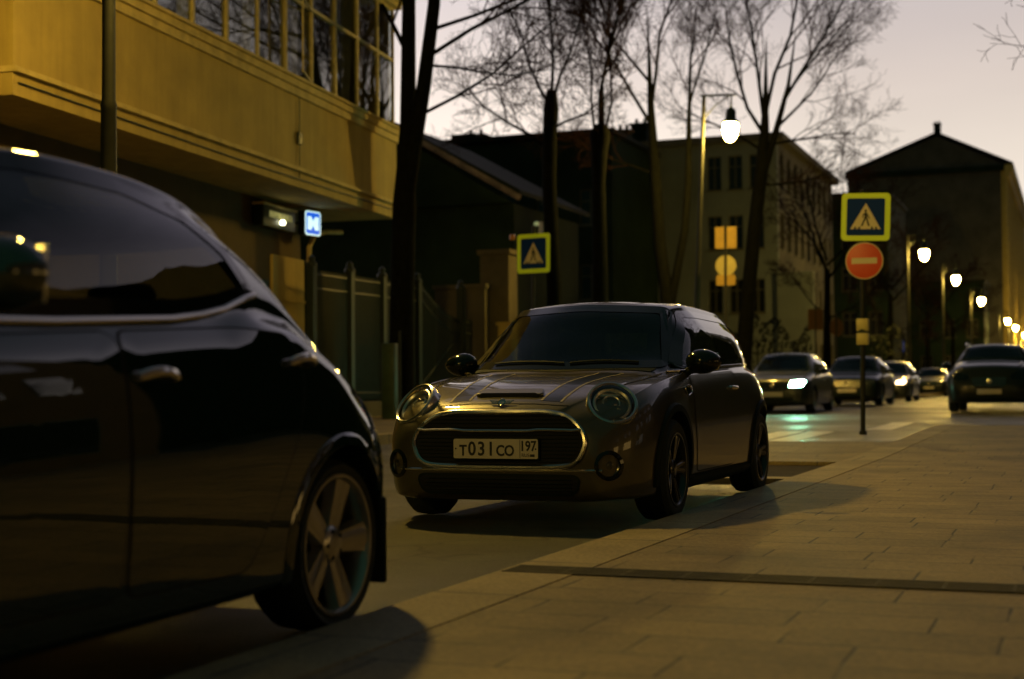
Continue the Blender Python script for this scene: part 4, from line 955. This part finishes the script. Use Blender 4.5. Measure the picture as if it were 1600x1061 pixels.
# ------------------------------------------------------------------ other buildings
def wall_with_windows(root,a,b,z0,z1,wmat,rows,cols,ww,wh,zs,thick=.4,pane='far_pane',frame='far_frame',inset=.10,lit=(),us=None,mirror=1):
    """facade from a to b (xy), openings cut through the wall; returns nothing"""
    A=Vector((*a,0)); Bv=Vector((*b,0)); d=(Bv-A); L=d.length; d.normalize(); n=Vector((d.y,-d.x,0))*mirror
    T=Matrix(((d.x,-n.x,0,A.x),(d.y,-n.y,0,A.y),(0,0,1,0),(0,0,0,1)))
    us=us or [L*(i+.5)/cols for i in range(cols)]
    mb=MB(); xs=[0]
    for u in us: xs+=[u-ww/2,u+ww/2]
    xs.append(L)
    for i in range(0,len(xs),2): mb.box((xs[i],0,z0),(xs[i+1],thick,z1),0,T)
    for u in us:
        zz=z0
        for z in list(zs)+[None]:
            top=z if z is not None else z1
            if top>zz: mb.box((u-ww/2,0.001,zz),(u+ww/2,thick,top),0,T)
            if z is not None: zz=z+wh
    mb.build('wall',M[wmat],root)
    k=0
    for u in us:
        for z in zs:
            f=MB(); fw=.06; y0,y1=inset,inset+.07
            f.box((u-ww/2,y0,z),(u-ww/2+fw,y1,z+wh),0,T); f.box((u+ww/2-fw,y0,z),(u+ww/2,y1,z+wh),0,T); f.box((u-.03,y0,z),(u+.03,y1,z+wh),0,T)
            f.box((u-ww/2+fw,y0+.001,z),(u+ww/2-fw,y1,z+fw),0,T); f.box((u-ww/2+fw,y0+.001,z+wh-fw),(u+ww/2-fw,y1,z+wh),0,T); f.box((u-ww/2+fw,y0+.002,z+wh*.66),(u+ww/2-fw,y1,z+wh*.66+.05),0,T)
            f.box((u-ww/2-.06,-.06,z-.08),(u+ww/2+.06,inset,z-.002),0,T)
            fo=f.build('window',M[frame],root)
            g=MB(); g.box((u-ww/2+.01,y0+.03,z+.01),(u+ww/2-.01,y0+.04,z+wh-.01),0,T); g.build('pane',M['lit_pane' if k in lit else pane],fo); k+=1
def gable_roof(root,x0,x1,y0,y1,ze,zr,mn='roof',over=.4,ridge='y',xm=None):
    mb=MB(); xm=xm if xm is not None else (x0+x1)/2; t=.15
    V=[(x0-over,y0-over,ze),(xm,y0-over,zr),(x1+over,y0-over,ze),(x0-over,y1+over,ze),(xm,y1+over,zr),(x1+over,y1+over,ze)]
    V+=[(x,y,z+t) for x,y,z in V]
    mb.add(V,[(6,7,10,9),(7,8,11,10),(0,3,4,1),(1,4,5,2),(0,1,7,6),(1,2,8,7),(3,9,10,4),(4,10,11,5),(0,6,9,3),(2,5,11,8)])
    return mb.build('roof',M[mn],root)
def chimney(parent,x,y,z0,z1,w=.8,d=.8,mn='dark_wall'):
    mb=MB(); mb.box((x-w/2,y-d/2,z0),(x+w/2,y+d/2,z1)); mb.box((x-w/2-.08,y-d/2-.08,z1),(x+w/2+.08,y+d/2+.08,z1+.12)); 
    for q in (-.25,.25): mb.lathe([(.09,z1+.12),(.09,z1+.4),(.07,z1+.4),(.07,z1+.12)],10,0,loc(x+q*w,y,0))
    mb.build('chimney',M[mn],parent)

r=empty('building',(0,0,0),0,'long low dark house with a level roofline and chimneys behind the fence','building')
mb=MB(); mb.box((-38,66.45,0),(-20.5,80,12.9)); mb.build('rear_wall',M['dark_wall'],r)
wall_with_windows(r,(-38,66),(-20.5,66),0,12.8,'dark_wall',3,8,1.1,1.7,(1.6,5.0,8.6))
mb=MB(); mb.box((-38.3,65.6,12.9),(-20.3,80.3,13.12)); rf=mb.build('roof',M['roof'],r)
chimney(rf,-28.3,68,13.1,13.55,1.1); chimney(rf,-19.9+-1.2,70,13.1,13.6,.7); 
mb=MB(); mb.box((-28.9,66.2,13.1),(-27.6,67,13.45)); mb.build('parapet_block',M['roof'],r)

r=empty('building',(0,0,0),0,'pale plastered four-storey house with a hipped dark roof behind the bare trees','building')
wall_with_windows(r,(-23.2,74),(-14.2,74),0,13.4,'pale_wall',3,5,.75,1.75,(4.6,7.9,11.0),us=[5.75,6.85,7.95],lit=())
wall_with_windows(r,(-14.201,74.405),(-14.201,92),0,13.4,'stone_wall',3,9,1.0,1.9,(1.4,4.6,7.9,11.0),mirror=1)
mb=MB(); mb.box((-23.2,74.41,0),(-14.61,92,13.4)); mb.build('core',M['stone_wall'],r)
mb=MB(); mb.box((-23.6,73.6,13.4),(-13.8,92.4,13.75)); mb.build('cornice',M['stone_wall'],r)
mb=MB(); mb.add([(-23.6,73.6,13.751),(-13.8,73.6,13.751),(-13.8,92.4,13.751),(-23.6,92.4,13.751),(-18.7,79,14.6),(-18.7,87,14.6)],[(0,1,4),(1,2,5,4),(2,3,5),(3,0,4,5),(0,3,2,1)]); rf=mb.build('roof',M['roof'],r)
chimney(rf,-21.8,75.5,13.8,14.9,.9)
mb=MB(); mb.box((-14.19,73.7,0),(-12.4,74.4,6.6)); mb.build('lit_wall_end',M['pale_wall'],r)  # pale block added where the lower wall is lit past the corner

r=empty('building',(0,0,0),0,'small dark outbuilding with a pale weathered verge board on its gable','building')
mb=MB(); mb.box((-26.5,45.3,0),(-17.5,52,7.0)); mb.prism([(-26.5,7.0),(-17.5,7.0),(-22,9.7)],-45.31,-45.0,0,Matrix(((1,0,0,0),(0,0,-1,0),(0,1,0,0),(0,0,0,1)))@Matrix.Translation((0,0,90.3))@Matrix.Rotation(0,4,'X') if False else loc(0,0,0)@Matrix(((1,0,0,0),(0,0,-1,0),(0,1,0,0),(0,0,0,1))))
mb.build('wall',M['dark_wall'],r); rf=gable_roof(r,-26.5,-17.5,45.3,52,7.25,9.95,'roof',.35)
mb=MB(); mb.tube([(-22,44.9,9.98),(-17.15,44.9,7.12)],.11,6); mb.tube([(-22,44.9,9.98),(-26.85,44.9,7.12)],.11,6); mb.build('verge_board',M['roof_pale'],rf)
f=MB(); f.box((-19.3,45.18,2.0),(-18.2,45.29,3.6)); fo=f.build('window',M['frame_paint'],r); f=MB(); f.box((-19.2,45.16,2.1),(-18.3,45.175,3.5)); f.build('pane',M['far_pane'],fo)

r=empty('building',(0,0,0),0,'tall grey building with a broad gable and a lit ochre street facade','building')
mb=MB(); mb.box((-24.2,168,0),(-7.6,225,24.9)); mb.prism([(-24.2,24.9),(-7.2,24.9),(-14.3,28.6)],-168.3,-168.0,0,Matrix(((1,0,0,0),(0,0,-1,0),(0,1,0,0),(0,0,0,1)))); mb.build('gable_wall',M['stone_wall'],r)
mb=MB(); mb.box((-24.4,167.7,24.3),(-7.2,168,24.9)); mb.build('string_course',M['dark_wall'],r)
wall_with_windows(r,(-7.2,168),(-7.2,225),0,24.9,'ochre',5,12,1.3,2.2,(1.6,5.6,9.8,13.8,17.8,21.4),lit=(1,8,14,20,27,33,40,46,52,58))
mb=MB()
for k in range(13): mb.box((-7.199,168.0+k*4.75,0),(-6.95,168.5+k*4.75,24.0))
mb.build('pilaster',M['ochre_trim'],r)
mb=MB(); mb.box((-7.199,167.6,24.2),(-6.3,225,24.9)); mb.box((-7.199,167.7,23.6),(-6.7,225,24.199)); mb.build('cornice',M['ochre_trim'],r)
rf=gable_roof(r,-24.2,-6.6,168,225,25.0,28.9,'roof',.3,xm=-14.3); chimney(rf,-14.3,168.8,28.6,30.0,.75,.75)

r=empty('building',(0,0,0),0,'low flat-topped dark block standing in front of the tall gable','building')
mb=MB(); mb.box((-24,150.5,0),(-8.6,158,10.9)); mb.build('core',M['dark_wall'],r); wall_with_windows(r,(-24,150),(-8.6,150),0,10.9,'dark_wall',2,7,1.2,1.8,(2,5.5)); mb=MB(); mb.box((-24.2,149.8,10.9),(-8.4,158.2,11.15)); mb.build('roof',M['roof'],r)

r=empty('building',(0,0,0),0,'dark flat-roofed house wedged between the pale house and the gable','building')
mb=MB(); mb.box((-19,112.41,0),(-13.2,124,15.2)); mb.build('core',M['dark_wall'],r); wall_with_windows(r,(-19,112),(-13.2,112),0,15.2,'dark_wall',3,3,1.1,1.8,(4.6,8,11.4)); mb=MB(); mb.box((-19.2,111.7,15.2),(-13.0,124.2,15.45)); mb.build('roof',M['roof'],r)
# unseen houses on the camera's side, added to darken and tint reflections
r=empty('building',(0,0,0),0,'unseen dark terrace with shop windows lit for reflections along the camera side pavement','building')
mb=MB(); mb.box((12.5,-30,0),(24,24,14)); mb.build('wall',M['brown_plaster'],r)
for k in range(9):
    y=-26+5.6*k; f=MB(); f.box((12.42,y,.7),(12.49,y+3.6,3.1)); fo=f.build('shop_window',M['iron'],r); f=MB(); f.box((12.38,y+.1,.8),(12.41,y+3.5,3.0)); f.build('pane',M['lit_pane'] if k in (2,5,6) else M['win_glass'],fo)  # lit panes added for warm patches in reflections
    for z in (5,8.6):
        for q in (.3,2.3): f=MB(); f.box((12.44,y+q,z),(12.49,y+q+1.1,z+1.8)); f.build('window',M['win_glass'],r)
r=empty('building',(0,0,0),0,'unseen dark corner house beyond the side road, sized to block low sky','building')
mb=MB(); mb.box((2.6,62.01,0),(30,160,13)); mb.box((7,47,0),(38,62,22)); mb.box((2.6,47,0),(6.999,62,13)); mb.build('wall',M['dark_wall'],r)  # tall block sized to keep bright sky out of reflections
for k in range(18):
    for z in (2,6,10):
        y=49+6*k; f=MB(); f.box((2.52,y,z),(2.59,y+1.3,z+2)); f.build('window',M['win_glass'],r)

# ------------------------------------------------------------------ fence, walls, pillars by the far pavement
def iron_fence():
    r=empty('iron_fence',(-14.0,25.2,.135+gz(28)),0,'dark iron railing with a gate swept down between posts along the far pavement','fence')
    L=9.6
    mb=MB(); mb.box((-.15,0,-.1),(.15,L,.32)); mb.build('plinth',M['concrete'],r)
    posts=[0,1.6,3.1,4.9,7.4,9.6]
    for y in posts: mb=MB(); mb.box((-.08,y-.08,.32),(.08,y+.08,3.0)); mb.lathe([(.11,3.0),(.11,3.05),(.06,3.10),(.07,3.17),(0,3.24)],12,0,loc(0,y,0)); mb.build('post',M['iron'],r)
    for i in range(len(posts)-1):
        a,b=posts[i]+.08,posts[i+1]-.08; mb=MB(); n=int((b-a)/.10)
        top=lambda t:(2.85-.0*t) if i<3 else (2.95-.75*math.sin(t*PI*.5)) if i==3 else 2.2+.0*t
        for k in range(n+1):
            t=k/n; y=a+(b-a)*t; mb.box((-.012,y-.012,.36),(.012,y+.012,top(t)+.08))
        for dz in (0,-.28): mb.tube([(0,a+(b-a)*k/12,top(k/12)+dz) for k in range(13)],.022,6)
        mb.tube([(0,a,.5),(0,b,.5)],.02,6); 
        if i>=3: mb.tube([(0,a,.6),(0,b,1.9)],.018,6); 
        mb.build('railing_panel',M['iron'],r)
iron_fence()
r=empty('wall_remnant',(-14.4,33.4,.3),0,'low tan wall section seen above the railing','wall'); mb=MB(); mb.box((-.6,-.12,0),(.75,.12,3.0)); mb.build('masonry',M['concrete'],r); mb=MB(); mb.box((-.65,-.17,3.0),(.8,.17,3.1)); mb.build('coping',M['concrete'],r)
r=empty('gate_pillar',(-13.52,33.9,.3),0,'tall tan gate pillar rising behind the low wall','pillar'); mb=MB(); mb.box((-.38,-.3,0),(.38,.3,3.85)); mb.build('shaft',M['concrete'],r); mb=MB(); mb.box((-.44,-.36,3.85),(.44,.36,3.97)); mb.build('cap',M['concrete'],r)
r=empty('gate_pillar',(-13.02,33.2,.3),0,'short bright ochre pillar at the end of the railing','pillar'); mb=MB(); mb.box((-.17,-.2,0),(.17,.2,2.05)); mb.build('shaft',M['ochre'],r); mb=MB(); mb.box((-.21,-.24,2.05),(.21,.24,2.13)); mb.build('cap',M['ochre'],r)
r=empty('green_lit_box',(-12.75,26.1,.135+gz(26)),0,'narrow box coloured for the green light on the trunk foot at the railing','box'); 
mb=MB(); mb.rbox((-.14,-.1,0),(.14,.1,1.5),.02); mb.build('case',mat('green_lit_case',(.02,.04,.022),.5,noise=.5,nscale=5),r); mb=MB(); mb.tube([(.22,0,0),(.22,0,1.75)],.03); mb.build('cable_pipe',M['post'],r)  # green light at the trunk foot put into the case colour
r=empty('wall_lantern',(-16.5,44.8,5.95),0,'pair of faint greenish lights on the outbuilding wall','lantern'); mb=MB(); mb.box((-.06,-.02,-.35),(.06,.4,.35)); mb.build('bracket',M['iron'],r)
for z in (-.25,.25): mb=MB(); mb.lathe([(0,-.07),(.08,-.03),(.08,.04),(0,.08)],12,0,loc(0,-.06,z)); mb.build('bulb',mat('dim_bulb',(.3,.35,.2),.4,emit=(.5,.6,.28),estr=.35),r)

# ------------------------------------------------------------------ trees
def tree(x,y,trunk,label,seed,limb_len=3.2,n1=6,n2=5,n3=5,n4=3,spread=.5,r0=.25,limbs=None,group='bare trees along the far pavement',up=.5,thin=1.,cat='tree'):
    rnd=random.Random(seed); z0=.10+gz(y)
    r=empty('bare_tree',(x,y,z0),0,label,cat,group)
    tm=MB(); cm=MB()
    def rv(s): return Vector((rnd.uniform(-s,s),rnd.uniform(-s,s),rnd.uniform(-s,s)))
    def branch(p,d,L,ra,lev,mbx):
        n=4 if lev<3 else 3; pts=[p.copy()]; rads=[ra]; q=p.copy(); dd=d.normalized()
        for i in range(n):
            dd=(dd+rv(.20+.06*lev)+Vector((0,0,up*(.24 if lev<3 else .12)))).normalized(); q=q+dd*(L/n); pts.append(q.copy()); rads.append(max(ra*(1-(i+1)/n*.62),.0045*thin))
        mbx.tube(pts,rads,6 if lev<2 else (4 if lev<3 else 3),0,lev<2)
        return pts,rads
    def grow(p,d,L,ra,lev):
        mbx=tm if lev<=1 else cm
        pts,rads=branch(p,d,L,ra,lev,mbx)
        cnt=(0,n1,n2,n3,n4)[lev] if lev<=4 else 0
        if lev>4 or cnt==0: return
        for k in range(cnt):
            t=(.25 if lev<3 else .15)+(.8 if lev<3 else .85)*(k+rnd.random()*.6)/cnt; t=min(t,.98); i=min(int(t*(len(pts)-1)),len(pts)-2); f=t*(len(pts)-1)-i
            b=pts[i].lerp(pts[i+1],f); ax=(pts[i+1]-pts[i]).normalized()
            side=ax.orthogonal().normalized(); side=Matrix.Rotation(rnd.uniform(0,2*PI),3,ax)@side
            nd=(ax*(1-spread*.55)+side*spread*rnd.uniform(.7,1.25)).normalized()
            grow(b,nd,L*rnd.uniform(.48,.72)*(1.05-.35*t),max(rads[i]*rnd.uniform(.42,.6),.0055*thin),lev+1)
    for tr in trunk:       # list of [(x,y,z,r)...] in local coordinates
        tm.tube([Vector(p[:3]) for p in tr],[p[3] for p in tr],12)
    for (p,d,L,ra) in limbs: grow(Vector(p),Vector(d),L,ra,1)
    tm.build('trunk',M['bark'],r,60,False); cm.build('crown',M['twig'],r,60,False)
    return r
# big twin-stemmed tree beside the ochre building
tree(-12.92,27,[[(0,0,-.2,.33),(0,0,.5,.27),(.02,0,2.5,.25),(.08,0,4.4,.25),(.10,0,5.0,.20),(.12,.1,6.0,.17),(.1,.2,8,.15),(.1,.3,11,.11)],[(.10,0,4.5,.19),(.33,-.05,5.6,.165),(.58,-.1,6.8,.15),(.86,-.2,8.4,.13),(1.0,-.2,11,.09)]],
 'massive dark twin-stemmed tree rising at the corner of the ochre building',11,
 limbs=[((.50,-.1,6.2),(1,.1,.16),3.4,.038),((.72,-.1,7.4),(1,0,.35),4.0,.045),((.8,-.2,7.9),(1,.4,.5),3.8,.042),((.95,-.2,9),(.8,-.1,.7),4.0,.045),((.1,.2,7.5),(-.5,.2,.9),3.5,.06),((.98,-.2,9.8),(1,.2,.35),4.5,.06),((.7,-.1,7.2),(1,-.3,.05),2.8,.032)],n1=9,n2=7,n3=5,n4=3,up=.2,spread=.62,thin=.8)
# pollarded trees in front of the dark house
tree(-11.71,33,[[(0,0,-.1,.22),(-.02,0,3.0,.18),(-.12,0,5.4,.17),(-.10,0,6.6,.17),(-.06,0,7.3,.19),(-.04,0,7.75,.12)]],'dark pollarded tree whose knobbed stump top stands just above the low roofline',21,
 limbs=[((-.06,0,7.3),(-.5,0,1),2.6,.05),((-.05,0,7.5),(.15,.1,1),3.2,.05),((-.02,0,7.4),(.6,.1,.9),2.6,.045),((-.1,0,6.3),(-.9,0,.5),2.8,.05),((-.1,0,6.8),(.9,0,.35),1.8,.035)],n1=8,n2=6,n3=5,n4=3,up=.55,thin=.8)
tree(-10.88,34,[[(0,0,-.1,.24),(.0,0,3.0,.19),(-.02,0,5.6,.16),(0,0,6.3,.20),(.03,0,6.75,.26),(.05,0,7.0,.16)]],'dark pollarded tree with a thick round knuckle and tall upright shoots',22,
 limbs=[((.0,0,6.8),(-.12,0,1),4.6,.05),((.1,0,6.8),(.10,0,1),4.8,.055),((-.1,0,6.7),(-.4,.1,1),3.6,.04),((.12,0,6.7),(.4,0,1),3.4,.04),((0,.1,6.8),(0,.2,1),4.6,.05)],n1=9,n2=6,n3=5,n4=3,up=.7,spread=.42,thin=.8)
# forked tree behind the hatchback roof
tree(-10.54,39,[[(0,0,-.1,.26),(0,0,2.6,.20),(-.05,0,3.2,.18),(-.20,0,4.4,.17),(-.32,0,6.5,.15),(-.42,0,8.2,.10),(-.46,0,9.6,.05),(-.5,0,11,.012)],[(0,0,2.5,.15),(.25,0,3.6,.12),(.50,0,4.8,.11),(.62,0,6.2,.10),(.66,0,8.0,.06),(.72,0,9.2,.03),(.76,0,10.2,.01)]],'dark tree forking low into two bare stems behind the parked hatchback roof',31,
 limbs=[((-.42,0,7.8),(-.35,0,1),3.8,.06),((-.42,0,8.2),(.15,0,1),4.2,.06),((-.45,0,9),(-.6,0,.9),3.4,.05),((.65,0,7.6),(.2,0,1),3.8,.05),((.66,0,8.2),(.5,.2,.8),3.0,.04),((-.3,0,6.4),(-.9,0,.5),2.6,.04)],n1=8,n2=6,n3=5,n4=3,up=.65,spread=.45,thin=.8)
# leaning tree right of the leaning lamp
tree(-9.55,44,[[(0,0,-.1,.30),(0,0,1.2,.26),(.18,0,3.2,.22),(.42,0,5.4,.21),(.66,0,7.2,.20),(.76,0,8.3,.14),(.80,0,9.3,.08),(.84,0,11,.015)],[(.72,0,7.0,.12),(1.1,0,8.2,.10),(1.5,0,9.6,.06),(1.75,0,11.2,.012)]],'leaning dark tree with a fan-shaped bare crown against the pink sky',41,
 limbs=[((.76,0,8.1),(-.45,0,1),4.0,.07),((.76,0,8.4),(-.15,0,1),4.6,.07),((.80,0,8.8),(.12,0,1),4.8,.07),((1.4,0,9.2),(.45,0,1),3.8,.06),((1.1,0,8.3),(1,0,.45),3.2,.05),((.74,0,7.6),(-1,0,.55),3.0,.05),((.8,0,7.8),(1,.1,.10),2.9,.045),((1.5,0,9.4),(.9,0,.55),2.8,.045),((.6,0,6.6),(1,0,.1),2.6,.035)],n1=8,n2=6,n3=5,n4=3,up=.35,spread=.5,thin=.8)
for i,(x,y,l) in enumerate(((-9.6,60,'slim bare tree in front of the windowed side wall'),(-9.2,78,'bare street tree beyond the pale house, under the roof slope'),(-9.2,98,'far bare tree below the low flat block'),(-9.5,122,'farthest bare tree of the dark row'))):
    h=5.2; tree(x,y,[[(0,0,-.1,.2),(.05,0,2.5,.16),(.1,0,h,.12)]],l,50+i,limbs=[((.1,0,h-.4+.2*k),(math.cos(k*2.1),math.sin(k*2.1)*.4,1),3.4,.06) for k in range(5)]+[((.05,0,3.2),(.9,0,.5),2.4,.04),((.05,0,3.4),(-.9,0,.5),2.4,.04)],n1=6,n2=5,n3=3,n4=2,up=.3,thin=2.)
tree(3.6,24,[[(0,0,-.1,.2),(.0,0,3.0,.17),(-.1,0,6,.12)]],'bare tree on the camera side whose twig tips enter the top corner',71,limbs=[((-.1,0,5.6),(-1,0,.25),4.0,.06),((-.1,0,5.9),(-1,.2,.6),4.0,.06),((0,0,6),(.8,0,.9),3.2,.06),((0,0,6),(-.2,0,1),3.4,.06)],n1=5,n2=4,n3=4,n4=2,up=.15,group=None)

def hedge(x0,x1,y,h,label,seed):
    rnd=random.Random(seed); mb=MB(); n=int((x1-x0)*260)
    for _ in range(n):
        x=rnd.uniform(x0,x1); hh=h*(.86+.14*math.sin(x*2.1)+.08*math.sin(x*5.3)); zz=hh*(1-rnd.random()**1.7)+.1; yy=y+rnd.uniform(-.5,.5)*(1.15-zz/h*.7)
        s=rnd.uniform(.05,.12); a=Vector((rnd.uniform(-1,1),rnd.uniform(-1,1),rnd.uniform(-.6,1))).normalized(); b=a.orthogonal().normalized()*s; c_=a.cross(b); p=Vector((x,yy,zz))
        mb.add([p-b,p+c_*.6,p+b,p-c_*.6],[(0,1,2,3)])
    r=empty('hedge',(0,0,gz(y)+.1),0,label,'hedge'); mb.build('foliage',M['hedge'],r,60,False)
    mb=MB()
    x=x0
    while x<x1: mb.tube([(x,y,0),(x+.05,y,h*.7)],.03,5); x+=.45
    mb.build('stems',M['bark'],r,60,False)
hedge(-22,-9.2,54,3.1,'dark overgrown hedge below the pale house',5)
hedge(-9.1,-7.3,70,3.0,'dark shrub beside the small lamp post',6)

# ------------------------------------------------------------------ vehicles
make_mini(); make_near()
make_far_car('parked_car',1.47,.875,M['green_paint'],(-6.75,34.2,gz(36)+.004),'grey-green car with a glaring greenish-white headlight on the crossing',lit='hl_green')
make_far_car('parked_car',1.45,.90,M['dark_paint'],(-6.15,42.0,gz(43)+.004),'unlit dark saloon waiting behind the car with the glaring headlight')
make_far_car('parked_car',1.45,.86,M['silver_paint'],(-6.35,52.0,gz(50)+.004),'small silver car with headlights glowing for warm glints behind the sign pole',lit='hl_warm')
make_far_car('parked_suv',1.60,.95,M['dark_paint'],(-1.88,34.2,gz(36)+.004),'large black off-road car with roof rails facing the camera beyond the pavement',suv=True,rails=True,lit='gloss_black')
make_far_car('parked_car',1.5,.88,M['dark_paint'],(-7.4+.15,78.0,gz(75)+.004),'distant dark car with a pale plate far down the street')
